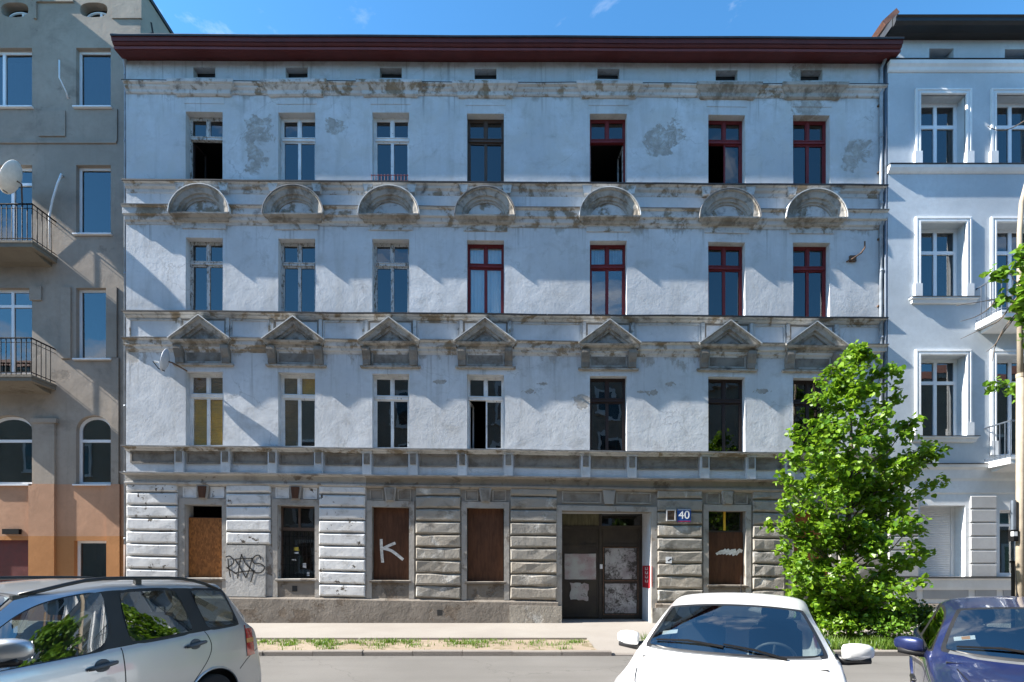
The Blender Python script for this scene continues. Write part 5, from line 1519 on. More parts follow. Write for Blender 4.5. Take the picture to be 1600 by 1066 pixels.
def make_car(name, P, paint, label, loc, nose):
    root = empty(name, (loc[0], loc[1], ROAD_Z), math.atan2(nose[1], nose[0]), label, 'car')
    G = car_net(P); NS = len(G); NL = 9; mid = 1 if P.get('mid') else 0
    nf = len(P['front']); iA = nf; iB = iA + 1 + mid; iC0, iC1, iD0, iD1, iE = [iB + 1 + k for k in range(5)]; iF = iE + 1
    half = P['L'] / 2
    bm = bmesh.new()
    vl = bm.verts.layers.float.new('crease_vert')
    VV = {}
    for i in range(NS):
        for j in range(NL):
            s, y, z = G[i][j]
            VV[(i, j, 1)] = bm.verts.new((half - s, y, z))
            VV[(i, j, -1)] = VV[(i, j, 1)] if j == NL - 1 else bm.verts.new((half - s, -y, z))
    regions = {}
    lay = bm.faces.layers.int.new('reg')
    RG = {'paint': 0, 'pillar': 1}
    def rid(n):
        if n not in RG: RG[n] = len(RG)
        return RG[n]
    for sd in (1, -1):
        sn = 'l' if sd > 0 else 'r'
        for i in range(NS - 1):
            for j in range(NL - 1):
                q = [VV[(i, j, sd)], VV[(i + 1, j, sd)], VV[(i + 1, j + 1, sd)], VV[(i, j + 1, sd)]]
                if sd > 0: q.reverse()
                f = bm.faces.new(q)
                r_ = 'paint'
                if iA <= i < iB and j >= 6: r_ = 'windshield'
                elif i == iE and j >= 6: r_ = 'rear_window'
                elif j == 4:
                    if iA <= i < iC0: r_ = 'front_window_' + sn
                    elif i == iC0 or (i == iD0 and P['quarter']): r_ = 'pillar'
                    elif i == iC1: r_ = 'rear_window_' + sn
                    elif i == iD0: r_ = 'paint'
                    elif i == iD1 and P['quarter']: r_ = 'quarter_window_' + sn
                for nm, (i0, i1, j0, j1) in P.get('lamps', {}).items():
                    if i0 <= i < i1 and j0 <= j < j1: r_ = nm + '_' + sn
                f[lay] = rid(r_)
    for i in (0, NS - 1):
        for j in range(NL - 1):
            a, b, c, d = VV[(i, j, 1)], VV[(i, j + 1, 1)], VV[(i, j + 1, -1)], VV[(i, j, -1)]
            q = [a, b, c, d] if j < NL - 2 else [a, b, d]
            if i == 0: q = q[::-1]
            f = bm.faces.new(q); f[lay] = 0
            for nm, v in P.get('endpaint', {}).items():
                if v == (0 if i == 0 else 1): pass
    cl = bm.edges.layers.float.new('crease_edge')
    for nm, k in list(RG.items()):
        if k < 2: continue
        fs = [f for f in bm.faces if f[lay] == k]
        if not fs: continue
        if 'window' in nm or 'windshield' in nm:
            res = bmesh.ops.inset_region(bm, faces=fs, thickness=.022 if 'shield' not in nm else .03, depth=-.004, use_even_offset=True)
            for f in res['faces']: f[lay] = 1
        bnd = [e for f in fs for e in f.edges if any(g_[lay] != k for g_ in e.link_faces)]
        for e in bnd: e[cl] = .90
    for e in bm.edges:
        rs = {f[lay] for f in e.link_faces}
        if len(rs) == 2 and 1 in rs and 0 in rs: e[cl] = max(e[cl], .90)
    # glass corners stay tight
    for v in bm.verts:
        es = [e for e in v.link_edges if e[cl] > .85]
        if len(es) == 2:
            a = (es[0].other_vert(v).co - v.co).normalized(); b = (es[1].other_vert(v).co - v.co).normalized()
            if a.dot(b) > -.80: v[vl] = .88
        elif len(es) > 2: v[vl] = .88
    # belt line and hood shut edges a little crisper
    for i in range(NS - 1):
        for sd in (1, -1):
            e = bm.edges.get((VV[(i, 3, sd)], VV[(i + 1, 3, sd)]))
            if e: e[cl] = max(e[cl], .25)
    for sd in (1, -1):
        for i in range(NS - 1):
            e = bm.edges.get((VV[(i, 0, sd)], VV[(i + 1, 0, sd)]))
            if e: e[cl] = 1.0
    me = bpy.data.meshes.new(name + '_net'); bm.to_mesh(me); bm.free()
    tmp = bpy.data.objects.new('tmp', me); col.objects.link(tmp)
    md = tmp.modifiers.new('s', 'SUBSURF'); md.levels = 3; md.render_levels = 3
    dg = bpy.context.evaluated_depsgraph_get(); dg.update()
    em = bpy.data.meshes.new_from_object(tmp.evaluated_get(dg))
    bpy.data.objects.remove(tmp)
    bm = bmesh.new(); bm.from_mesh(em)
    lay = bm.faces.layers.int.get('reg')
    bmesh.ops.recalc_face_normals(bm, faces=bm.faces)
    bvh = BVHTree.FromBMesh(bm)
    global BVT
    BVT = bvh
    # wheel openings
    for ws in P['axles']:
        cx, cz, rr = half - ws, P['wr'] + .015, P['ar']
        ins = lambda v: (abs(v.co.y) > P['w'] * .45) and math.hypot(v.co.x - cx, v.co.z - cz) < rr and v.co.z < cz + rr
        kill = [f for f in bm.faces if all(ins(v) for v in f.verts)]
        bmesh.ops.delete(bm, geom=kill, context='FACES')
        for v in bm.verts:
            if v.link_faces and ins(v):
                d = Vector((v.co.x - cx, 0, v.co.z - cz))
                if d.length > 1e-4:
                    d.normalize(); v.co.x, v.co.z = cx + d.x * rr, cz + d.z * rr
    # split by region
    inv = {k: n for n, k in RG.items()}
    def extract(k):
        V, F, mp = [], [], {}
        for f in bm.faces:
            if f[lay] != k: continue
            q = []
            for v in f.verts:
                if v.index not in mp: mp[v.index] = len(V); V.append(tuple(v.co))
                q.append(mp[v.index])
            F.append(tuple(q))
        return V, F
    bm.verts.index_update()
    for k, nm in inv.items():
        V, F = extract(k)
        if not F: continue
        m = MB(); m.V, m.F = V, F
        if nm == 'paint': o = m.build('body', MAT[paint], root, smooth=True, recalc=False, loc=(0, 0, 0))
        elif nm == 'pillar': m.build('window_trim', MAT['rubber_trim'], root, smooth=True, recalc=False, loc=(0, 0, 0))
        elif 'window' in nm or 'windshield' in nm:
            nice = {'windshield': 'windshield', 'rear_window': 'rear_window'}.get(nm, 'side_window')
            m.build(nice, MAT['car_glass'], root, smooth=True, recalc=False)
        else:
            red_ = 'tail' in nm
            m.build('tail_light' if red_ else 'headlight', MAT['lamp_red' if red_ else 'lamp_clear'], root, smooth=True, recalc=False)
    bm.free()
    # helpers on the finished surface
    def on_side(s, z, sd=1, off=.003):
        h_ = bvh.ray_cast(Vector((half - s, sd * 3, z)), Vector((0, -sd, 0)))
        p, n = h_[0], h_[1]
        if p is None: return None, None
        if n.y * sd < 0: n = -n
        return p + n * off, n
    def on_top(s, y, off=.003):
        h_ = bvh.ray_cast(Vector((half - s, y, 3)), Vector((0, 0, -1)))
        p, n = h_[0], h_[1]
        if p is None: return None, None
        if n.z < 0: n = -n
        return p + n * off, n
    def ribbon(pts, wd, mat='rubber_trim', nm='panel_gap'):
        pts = [q for q in pts if q[0] is not None]
        if len(pts) < 2: return
        V, F = [], []
        for i, (p, n) in enumerate(pts):
            t = (pts[min(i + 1, len(pts) - 1)][0] - pts[max(i - 1, 0)][0]).normalized()
            u = t.cross(n).normalized() * wd / 2
            V += [p - u, p + u, p + u - n * .02, p - u - n * .02]
            if i:
                a, b = 4 * i - 4, 4 * i
                F += [(a, a + 1, b + 1, b), (a + 1, a + 2, b + 2, b + 1), (a + 3, a, b, b + 3)]
        m = MB(); m.add(V, F); return m.build(nm, MAT[mat], root, smooth=False)
    for path in P['gaps']:
        for sd in (1, -1):
            pp = smooth_pts(path, 6)
            ribbon([on_side(s, z, sd, .0015) for s, z in pp], .009)
    for path in P.get('topgaps', []):
        pp = smooth_pts(path, 16)
        for sd in (1, -1):
            ribbon([on_top(s, y * sd, .005) for s, y in pp], .007)
    for (s, z) in P['handles']:
        for sd in (1, -1):
            p, n = on_side(s, z, sd, .0)
            if p is None: continue
            fwd = Vector((1, 0, 0)); up = Vector((0, 0, 1))
            m = MB(); m.lathe([(.062, -.01), (.062, .004), (.045, .006), (.0, .001)], (0, 0, 0), 'Y', 16)
            m.V = [(p.x + v[0] * 1.05, p.y + sd * v[1], p.z + v[2] * .95) for v in m.V]
            o = m.build('door_handle', MAT[P['handle_mat']], root, smooth=True)
            m = MB(); m.tube([p + n * .012 + fwd * .12 - up * .012, p + n * .042 + fwd * .09 - up * .008, p + n * .045 + up * .0, p + n * .04 - fwd * .09 + up * .012, p + n * .012 - fwd * .115 + up * .014], [.014, .017, .018, .017, .013], 8)
            q = m.build('grip', MAT[P['handle_mat']], o, smooth=True); q.location = Vector(q.location) - Vector(o.location)
    # rub strips
    for (s0, s1, z) in P.get('strips', []):
        for sd in (1, -1):
            pts = [on_side(s0 + (s1 - s0) * k / 8, z, sd, .004) for k in range(9)]
            pts = [p for p in pts if p[0] is not None]
            if len(pts) > 2:
                m = MB(); m.tube([p for p, n in pts], [.012] + [.026] * (len(pts) - 2) + [.012], 8); m.build('rub_strip', MAT[P.get('strip_mat', paint)], root, smooth=True)
    # wheel arches and wheels
    for ws in P['axles']:
        cx, cz = half - ws, P['wr']
        for sd in (1, -1):
            m = MB(); V, F = [], []
            n = 20
            for k in range(n + 1):
                q = math.pi * (-.08 + 1.16 * k / n)
                for yy in (P['w'] * .5, P['w'] * .97):
                    V.append((cx + (P['ar'] + .012) * math.cos(q), sd * yy, cz + .015 + (P['ar'] + .012) * math.sin(q)))
                if k: F.append((2 * k - 2, 2 * k, 2 * k + 1, 2 * k - 1))
            m.add(V, F); m.build('wheel_arch', MAT['rubber_trim'], root, smooth=True)
            pts = []
            for k in range(25):
                q = math.pi * (.0 + 1.0 * k / 24)
                x, z = cx + (P['ar'] + .004) * math.cos(q), cz + .015 + (P['ar'] + .004) * math.sin(q)
                h_ = bvh.ray_cast(Vector((x, sd * 3, z)), Vector((0, -sd, 0)))
                if h_[0] is not None: pts.append(h_[0] + Vector((0, sd * .002, 0)))
            if len(pts) > 3:
                m = MB(); m.tube(pts, .013, 6); m.build('arch_lip', MAT[paint], root, smooth=True)
            yc = sd * (P['w'] - .115)
            m = MB(); r_ = P['wr']
            m.lathe([(r_ * .64, -.10), (r_ * .90, -.105), (r_ * .985, -.085), (r_, -.05), (r_, .05), (r_ * .985, .085), (r_ * .90, .105), (r_ * .64, .10)], (cx, yc, cz), 'Y', 36)
            wo = m.build('wheel', MAT['tyre_rubber'], root, smooth=True)
            m = MB(); m.lathe([(r_ * .66, .09 * sd), (r_ * .63, .10 * sd), (r_ * .60, .06 * sd), (r_ * .58, -.02 * sd)], (cx, yc, cz), 'Y', 36)
            m.lathe([(r_ * .16, .07 * sd), (r_ * .14, .085 * sd), (.001, .088 * sd)], (cx, yc, cz), 'Y', 20)
            for k in range(7):
                q = 2 * math.pi * k / 7
                d = Vector((math.cos(q), 0, math.sin(q))); t_ = Vector((-math.sin(q), 0, math.cos(q)))
                m.obox(Vector((cx, yc + sd * .065, cz)) + d * r_ * .38, d * r_ * .25, Vector((0, .012, 0)), t_ * r_ * .065)
            q = m.build('rim', MAT['alloy'], wo, smooth=False); q.location = Vector(q.location) - Vector(wo.location)
            m = MB(); m.lathe([(r_ * .58, -.03 * sd), (.001, -.03 * sd)], (cx, yc, cz), 'Y', 24); q = m.build('brake_disc', MAT['grey_plastic'], wo); q.location = Vector(q.location) - Vector(wo.location)
    # floor
    w = P['w']
    m = MB(); m.box(-half + .25, half - .25, -w * .9, w * .9, .20, .26); m.build('underbody', MAT['rubber_trim'], root)
    # cabin
    zs = P['seat_z']
    def seat(s, y, wd=.50, back=.62, head=True):
        m = MB(); x = half - s
        prof = [(.30, zs - .12), (.34, zs), (.28, zs + .05), (-.12, zs + .02), (-.20, zs + .10), (-.30, zs + back), (-.36, zs + back + .03), (-.40, zs + back - .02), (-.36, zs + .1), (-.30, zs - .15)]
        V, F = [], []
        ws_ = [(-wd / 2, .90), (-wd / 2 + .05, 1.0), (wd / 2 - .05, 1.0), (wd / 2, .90)]
        cxp = sum(p[0] for p in prof) / len(prof); czp = sum(p[1] for p in prof) / len(prof)
        for yy, sc_ in ws_:
            for px, pz in prof: V.append((x + cxp + (px - cxp) * sc_, y + yy, czp + (pz - czp) * sc_))
        n = len(prof)
        for a in range(3):
            for b in range(n): F.append((a * n + b, a * n + (b + 1) % n, (a + 1) * n + (b + 1) % n, (a + 1) * n + b))
        F += [tuple(range(n)), tuple(reversed(range(3 * n, 4 * n)))]
        m.add(V, F); so = m.build('seat', MAT['seat_fabric'], root, smooth=False)
        if head:
            m = MB(); hz = zs + back + .18
            m.lathe([(.001, -.10), (.09, -.095), (.135, -.05), (.145, .0), (.13, .06), (.08, .095), (.001, .10)], (0, 0, 0), 'Z', 14)
            m.V = [(x - .37 + v[0] * .42, y + v[1] * .95, hz + v[2] * .95) for v in m.V]
            for dy in (-.06, .06): m.tube([(x - .355, y + dy, hz - .2), (x - .37, y + dy, hz - .02)], .008, 6)
            q = m.build('headrest', MAT['seat_fabric'], so, smooth=True); q.location = Vector(q.location) - Vector(so.location)
    for (s, y, wd) in P['seats']: seat(s, y, wd)
    sA = P['sA']
    m = MB(); xd = half - sA
    m.course([(.0, P['zc'] - .35), (.16, P['zc'] - .34), (.22, P['zc'] - .18), (.16, P['zc'] - .05), (.0, P['zc'] - .035)], -w * .82, w * .82, 0, .45, 0)
    m.V = [(xd - .16 + v[1] + .0, v[0], v[2]) for v in m.V]
    m.build('dashboard', MAT['dash_plastic'], root)
    xw, yw_, zw = xd - .52, .36, P['zc'] - .10
    ax = Vector((-.86, 0, .5)).normalized(); u = Vector((0, 1, 0)); v = ax.cross(u)
    ring = [Vector((xw, yw_, zw)) + (u * math.cos(q) + v * math.sin(q)) * .185 for q in [2 * math.pi * k / 24 for k in range(25)]]
    m = MB(); m.tube(ring, .016, 8, False)
    m.tube([ring[0], ring[12]], .018, 6); m.tube([Vector((xw, yw_, zw)), ring[18]], .018, 6)
    m.tube([Vector((xw, yw_, zw)) - ax * .0, Vector((xw, yw_, zw)) - ax * .25], .05, 10)
    m.build('steering_wheel', MAT[P.get('wheel_mat', 'grey_plastic')], root, smooth=True)
    # mirrors
    for sd in (1, -1):
        s, z = P['mirror']
        p, n = on_side(s, z - .07, sd, 0)
        if p is None: continue
        c = Vector((p.x + .0, sd * (P['mirror_y']), z))
        hw, hh, dp = P['mirror_size']
        V, F = [], []
        nn, kk = 16, 5
        sl_ = [(-1.0, .55), (-.9, .84), (-.45, 1.0), (.15, 1.0), (.65, .86), (.93, .55), (1.0, .15)]
        for t_, sc_ in sl_:       # from inboard to outboard
            for k in range(nn):
                q = 2 * math.pi * k / nn
                cs, sn = math.cos(q), math.sin(q)
                ex = math.copysign(abs(cs) ** .7, cs) * dp * sc_; ez = math.copysign(abs(sn) ** .65, sn) * hh * sc_
                if cs < 0: ex *= .45
                V.append((c.x + ex - .05 * (t_ + 1) , c.y + sd * t_ * hw, c.z + ez))
        for a in range(len(sl_) - 1):
            for k in range(nn): F.append((a * nn + k, a * nn + (k + 1) % nn, (a + 1) * nn + (k + 1) % nn, (a + 1) * nn + k))
        F += [tuple(range(nn)), tuple(reversed([(len(sl_) - 1) * nn + k for k in range(nn)]))]
        m = MB(); m.add(V, F); mo = m.build('wing_mirror', MAT[paint], root, smooth=True)
        m = MB(); m.tube([(p.x - .02, p.y - sd * .03, p.z), (c.x - .01, c.y - sd * hw * .6, c.z - hh * .98), (c.x - .04, c.y + sd * hw * .7, c.z - hh * .86)], [.05, .042, .03], 8); q = m.build('mirror_foot', MAT['rubber_trim'], mo, smooth=True); q.location = Vector(q.location) - Vector(mo.location)
        m = MB(); m.obox((c.x - dp * .44 - .045, c.y, c.z), (.004, 0, 0), (-.03, sd * hw * .8, 0), (0, 0, hh * .72)); q = m.build('mirror_glass', MAT['chrome'], mo); q.location = Vector(q.location) - Vector(mo.location)
    # wipers
    for (s0, y0, s1, y1) in P.get('wipers', []):
        a, n1 = on_top(s0, y0, .012); b, n2 = on_top(s1, y1, .016); c_, n3 = on_top((s0 + s1) / 2, (y0 + y1) / 2, .022)
        if a is None or b is None or c_ is None: continue
        m = MB(); m.tube([a, c_, b], [.012, .011, .008], 6); m.build('wiper', MAT['black_iron'], root)
    # cowl strip
    pts = [on_top(P['sA'] - P['cowl'] * (1 - (y / w) ** 2) * 1.0 + .02, y, .002) for y in [-.78 * w + 1.56 * w * k / 14 for k in range(15)]]
    ribbon(pts, .07, 'grey_plastic', 'cowl_strip')
    if P.get('rails'):
        for sd in (1, -1):
            pts = []
            s0, s1 = P['rails']
            for k in range(13):
                s = s0 + (s1 - s0) * k / 12
                q, n = on_top(s, sd * (P['wt'] - .035), 0)
                lift = .052 * min(1, 4.5 * (k / 12), 4.5 * (1 - k / 12))
                pts.append(q + Vector((0, 0, lift + .006)))
            m = MB(); m.tube(pts, .017, 8); ro = m.build('roof_rail', MAT['rubber_trim'], root, smooth=True)
            for k in (0, 6, 12):
                q = pts[k]
                m = MB(); m.obox((q.x, q.y, q.z - .03), (.05 if k != 6 else .03, 0, 0), (0, .016, 0), (0, 0, .032)); f_ = m.build('rail_foot', MAT['rubber_trim'], ro); f_.location = Vector(f_.location) - Vector(ro.location)
    if P.get('aerial'):
        s, y, h_ = P['aerial']; q, n = on_top(s, y, 0)
        m = MB(); m.tube([q, q + Vector((-.02, 0, .05)), q + Vector((-.10, 0, h_))], [.014, .006, .004], 6); m.build('aerial', MAT['black_iron'], root)
    # number plate, grille, bumper strip at the nose and tail
    for sgn in (1, -1):
        h_ = bvh.ray_cast(Vector((sgn * 4, 0, .42)), Vector((-sgn, 0, 0)))
        if h_[0] is not None:
            x = h_[0].x
            m = MB(); m.box(x - .01 * sgn, x + .018 * sgn, -.26, .26, .37, .48); m.build('number_plate', MAT['sticker_white'], root)
            if sgn > 0:
                h2 = bvh.ray_cast(Vector((4, 0, .60)), Vector((-1, 0, 0)))
                x2 = h2[0].x if h2[0] is not None else x
                m = MB()
                for k in range(4): m.box(x2 - .06, x2 + .008, -.36, .36, .545 + k * .032, .565 + k * .032)
                m.build('grille', MAT['rubber_trim'], root)
    return root, on_side, on_top, ribbon, half

# silver people carrier, tail towards the facade
PT = dict(L=4.40, w=.895, wt=.655, zb0=1.00, zb1=1.09, sA=1.40, sB=2.02, zc=1.045, cowl=.42, mid=True, zrB=1.60,
          front=[(.03, .62, .60, .10), (.10, .84, .72, .14), (.32, .96, .83, .10), (.75, 1.0, .94, .05), (1.12, 1.0, .99, .02)],
          sC0=2.55, sC1=2.66, sD0=3.42, sD1=3.53, sE=4.0, zr=dict(sC0=1.665, sC1=1.668, sD0=1.66, sD1=1.655, sE=1.615),
          lean=dict(sC0=.02, sC1=.0, sD0=-.10, sD1=-.10, sE=-.05), taper=dict(sD0=.985, sD1=.98, sE=.94),
          sF=4.27, ysF=.94, zf=1.07, fback=.10, rcowl=.10, rear=[(4.29, .945, 1.04, .09), (4.32, .935, .90, .08), (4.37, .93, .66, .07), (4.38, .90, .50, .06)],
          quarter=True, axles=(.90, 3.58), wr=.315, ar=.365, lamps={'headlight': (1, 3, 2, 4)},
          gaps=[[(2.60, 1.07), (2.61, .85), (2.60, .55), (2.58, .30)], [(3.50, 1.10), (3.56, .95), (3.50, .80), (3.28, .56), (3.15, .30)], [(1.33, .95), (1.36, .7), (1.40, .32)], [(3.95, .62), (4.10, .72), (4.30, .80)]],
          topgaps=[[(.30, .55), (.8, .66), (1.18, .70)]],
          handles=[(2.42, .945), (3.36, .985)], handle_mat='grey_plastic', strips=[(1.55, 2.5, .55), (2.7, 3.25, .57)], strip_mat='silver_paint',
          seat_z=.66, seats=[(2.05, .38, .5), (2.05, -.38, .5), (3.0, .42, .42), (3.0, 0, .42), (3.0, -.42, .42)],
          mirror=(1.64, 1.20), mirror_y=1.0, mirror_size=(.125, .085, .085), rails=(1.98, 3.90), wipers=[(1.05, -.1, 1.15, -.6), (1.02, .35, 1.08, -.1)])
T_, on_s, on_t, rib, hf = make_car('parked_car', PT, 'silver_paint', 'silver people carrier with roof rails parked nearest the orange house', (-4.36, -10.80), (-.22, -.976))
# tall tail lamps wrapped round its rear corners
for sd in (1, -1):
    V, F = [], []
    zsz = [.74 + .36 * k / 7 for k in range(8)]
    for k, z in enumerate(zsz):
        for q in (R(78), R(62), R(46), R(30), R(16)):
            c = Vector((-hf + .42, sd * .42, z)); d = Vector((-math.cos(q), sd * math.sin(q), 0))
            h_ = BVT.ray_cast(c + d * 3, -d)
            p_ = (h_[0] if h_[0] is not None else c + d * .42) + d * .006
            V.append(p_)
        if k:
            for c_ in range(4): F.append((5 * k - 5 + c_, 5 * k - 4 + c_, 5 * k + 1 + c_, 5 * k + c_))
    m = MB(); m.add(V, F); o = m.build('tail_light', MAT['lamp_red'], T_, smooth=True)
    m = MB(); m.add(V[15:25], [(a, a + 1, a + 6, a + 5) for a in range(4)]); m.V = [(v[0] - .002, v[1] + sd * .003, v[2]) for v in m.V]; q = m.build('indicator', MAT['sticker_orange'], o); q.location = Vector(q.location) - Vector(o.location)
# white liftback, nose to the camera
PW = dict(L=4.66, w=.905, wt=.635, zb0=.955, zb1=1.02, sA=1.62, sB=2.13, zc=.985, cowl=.24, mid=True, zrB=1.405,
          front=[(.05, .66, .58, .12), (.14, .86, .70, .16), (.40, .96, .80, .12), (.85, 1.0, .895, .06), (1.28, 1.0, .945, .03)],
          sC0=2.72, sC1=2.83, sD0=3.52, sD1=3.60, sE=3.66, zr=dict(sC0=1.485, sC1=1.487, sD0=1.455, sD1=1.44, sE=1.42),
          lean=dict(sD0=-.15, sD1=-.10, sE=-.02), taper=dict(sD0=.97, sD1=.96, sE=.93),
          sF=4.25, ysF=.95, zf=1.06, fback=.30, rcowl=.10, rear=[(4.42, .95, 1.04, .05), (4.54, .92, .98, .08), (4.60, .90, .70, .07), (4.60, .86, .50, .06)],
          quarter=False, axles=(.90, 3.58), wr=.315, ar=.36, lamps={'headlight': (1, 3, 2, 4), 'tail_light': (12, 14, 2, 3)},
          gaps=[[(2.77, 1.0), (2.78, .8), (2.77, .5), (2.75, .3)], [(3.62, 1.02), (3.66, .9), (3.55, .72), (3.30, .5), (3.2, .3)], [(1.45, .93), (1.48, .7), (1.52, .3)]],
          topgaps=[[(.45, .56), (.7, .66), (1.05, .725)]],
          handles=[(2.55, .86), (3.48, .90)], handle_mat='white_paint',
          seat_z=.50, seats=[(2.30, .37, .5), (2.30, -.37, .5), (3.2, .40, .42), (3.2, -.40, .42)],
          mirror=(1.78, 1.045), mirror_y=1.0, mirror_size=(.125, .075, .08), wipers=[(1.47, -.05, 1.60, -.66), (1.44, .45, 1.49, -.05)], aerial=(3.45, 0, .22), wheel_mat='grey_plastic')
Wc, on_s2, on_t2, rib2, hf2 = make_car('parked_car', PW, 'white_paint', 'white liftback car facing the camera in front of the house gate', (2.34, -9.77), (-.46, -.89))
# blue saloon, nose to the camera
PB = dict(L=4.40, w=.87, wt=.60, zb0=.95, zb1=1.0, sA=1.62, sB=2.10, zc=.975, cowl=.26, mid=True, zrB=1.405,
          front=[(.05, .62, .56, .12), (.14, .84, .69, .16), (.40, .95, .79, .12), (.85, 1.0, .88, .07), (1.28, 1.0, .93, .03)],
          sC0=2.62, sC1=2.72, sD0=3.28, sD1=3.36, sE=3.42, zr=dict(sC0=1.475, sC1=1.475, sD0=1.445, sD1=1.43, sE=1.415),
          lean=dict(sD0=-.12, sD1=-.08, sE=-.02), taper=dict(sD0=.97, sD1=.96, sE=.93),
          sF=3.85, ysF=.97, zf=1.02, fback=.22, rcowl=.08, rear=[(4.05, .96, 1.02, .03), (4.25, .93, .99, .06), (4.32, .90, .70, .08), (4.33, .86, .50, .06)],
          quarter=False, axles=(.86, 3.37), wr=.30, ar=.35, lamps={'headlight': (1, 3, 2, 4), 'tail_light': (12, 14, 2, 3)},
          gaps=[[(2.67, .98), (2.68, .8), (2.67, .5), (2.65, .3)], [(3.40, 1.0), (3.46, .88), (3.36, .72), (3.10, .5), (3.0, .3)], [(1.45, .92), (1.48, .7), (1.52, .3)]],
          topgaps=[[(.45, .50), (.8, .60), (1.2, .655)]],
          handles=[(2.48, .85), (3.22, .88)], handle_mat='blue_paint', strips=[(1.6, 2.6, .5), (2.75, 3.1, .5)], strip_mat='rubber_trim',
          seat_z=.48, seats=[(2.25, .35, .48), (2.25, -.35, .48), (3.05, .38, .42), (3.05, -.38, .42)],
          mirror=(1.80, 1.02), mirror_y=.955, mirror_size=(.115, .075, .075), wipers=[(1.44, -.05, 1.57, -.62), (1.42, .40, 1.46, -.05)], aerial=(2.95, 0, .35))
Bc, on_s3, on_t3, rib3, hf3 = make_car('parked_car', PB, 'blue_paint', 'dark blue saloon car beside the white car, cut by the picture edge', (4.93, -10.30), (-.588, -.81))
# papers behind the screens, hanging fresheners
for root, ot, s, y, mats in ((Wc, on_t2, 1.70, -.56, ('sticker_white',)), (Bc, on_t3, 1.68, -.56, ('sticker_white', 'sticker_orange'))):
    p, n = ot(s, y, -.02)
    if p is not None:
        u = Vector((0, 1, 0)); v = n.cross(u).normalized(); u = v.cross(n)
        m = MB(); m.obox(p, u * .075, v * .028, n * .002); m.build('windshield_paper', MAT[mats[0]], root)
        if len(mats) > 1:
            m = MB(); m.obox(p + n * .004 + u * .01, u * .03, v * .02, n * .001); m.build('windshield_paper', MAT[mats[1]], root)

# ---------------------------------------------------------------- trees, shrubs, grass
def leaf_into(V, F, p, size, r_, flat=.5, rel=None):
    """one folded six-cornered leaf"""
    n = Vector((r_.gauss(0, 1), r_.gauss(0, 1) - .25, r_.gauss(0, 1) + flat * 2.0)).normalized()
    d = Vector((r_.gauss(0, 1), r_.gauss(0, 1), r_.gauss(0, 1) - .5))
    d = (d - n * d.dot(n))
    d = d.normalized() if d.length > 1e-3 else n.orthogonal().normalized()
    s = n.cross(d)
    f = .22 * size
    b = len(V)
    pts = [(0, 0, 0), (.40, .16, f), (.46, .58, f), (0, 1.0, 0), (-.46, .58, f), (-.40, .16, f)]
    for a, l, h in pts:
        V.append(p + s * (a * size) + d * (l * size) + n * (h * .9))
    F.append((b, b + 1, b + 2, b + 3)); F.append((b, b + 3, b + 4, b + 5))

def grow(root, name_leaf, mat, tips, trunk, nleaf, size, clump, r_, bark='bark', base=(0, 0, 0), start=.22, rad=.012, parts=('crown', 'trunk')):
    """trunk polyline + branches running to given tips, leaves gathered along the outer part of each"""
    V, F = [], []
    tm = MB(); tm.tube(trunk[0], trunk[1], 9)
    T = [Vector(p) for p in trunk[0]]
    def on_trunk(z):
        for a, b in zip(T, T[1:]):
            if a.z <= z <= b.z:
                return a + (b - a) * ((z - a.z) / max(1e-6, b.z - a.z))
        return T[-1] if z > T[-1].z else T[0]
    tot = sum(w_ for _, w_ in tips)
    for tip, wgt in tips:
        tip = Vector(tip)
        ax = on_trunk(tip.z)
        reach = math.hypot(tip.x - ax.x, tip.y - ax.y)
        st = on_trunk(max(T[0].z + .6, min(tip.z - .25 - reach * r_.uniform(.55, .85), T[-1].z - .1)))
        mid_ = st + (tip - st) * .5 + Vector((r_.uniform(-.12, .12), r_.uniform(-.12, .12), -.06 * reach + r_.uniform(0, .12)))
        path = [st, st + (mid_ - st) * .5 + Vector((0, 0, .03)), mid_, mid_ + (tip - mid_) * .5 + Vector((r_.uniform(-.06, .06), r_.uniform(-.06, .06), .05)), tip]
        tm.tube(path, [rad * 1.7, rad * 1.4, rad, rad * .7, rad * .3], 5)
        L_ = [(b - a).length for a, b in zip(path, path[1:])]
        n = int(nleaf * wgt / tot)
        # side sprays off the branch
        sprays = []
        for k in range(max(5, n // 26)):
            u = start + (1 - start) * (k + r_.random()) / max(5, n // 26)
            f = u * 4; i = min(3, int(f)); p = path[i] + (path[i + 1] - path[i]) * (f - i)
            rr = clump * (1.15 - .65 * u)
            q = p + Vector((r_.gauss(0, 1), r_.gauss(0, 1), r_.gauss(0, .55))) * rr * .62
            sprays.append((p, q))
            tm.tube([p, (p + q) / 2 + Vector((0, 0, .02)), q], [rad * .5, rad * .4, rad * .2], 4, False)
        for k in range(n):
            p, q = sprays[r_.randrange(len(sprays))]
            t = r_.uniform(.25, 1.12)
            c = p + (q - p) * t + Vector((r_.gauss(0, 1), r_.gauss(0, 1), r_.gauss(0, 1))) * .075
            leaf_into(V, F, c, size * r_.uniform(.65, 1.2), r_)
    m = MB(); m.V, m.F = [tuple(v) for v in V], F
    m.build(parts[0], MAT[mat], root, recalc=False, loc=(0, 0, 0))
    tm.build(parts[1], MAT[bark], root, smooth=True, loc=(0, 0, 0))

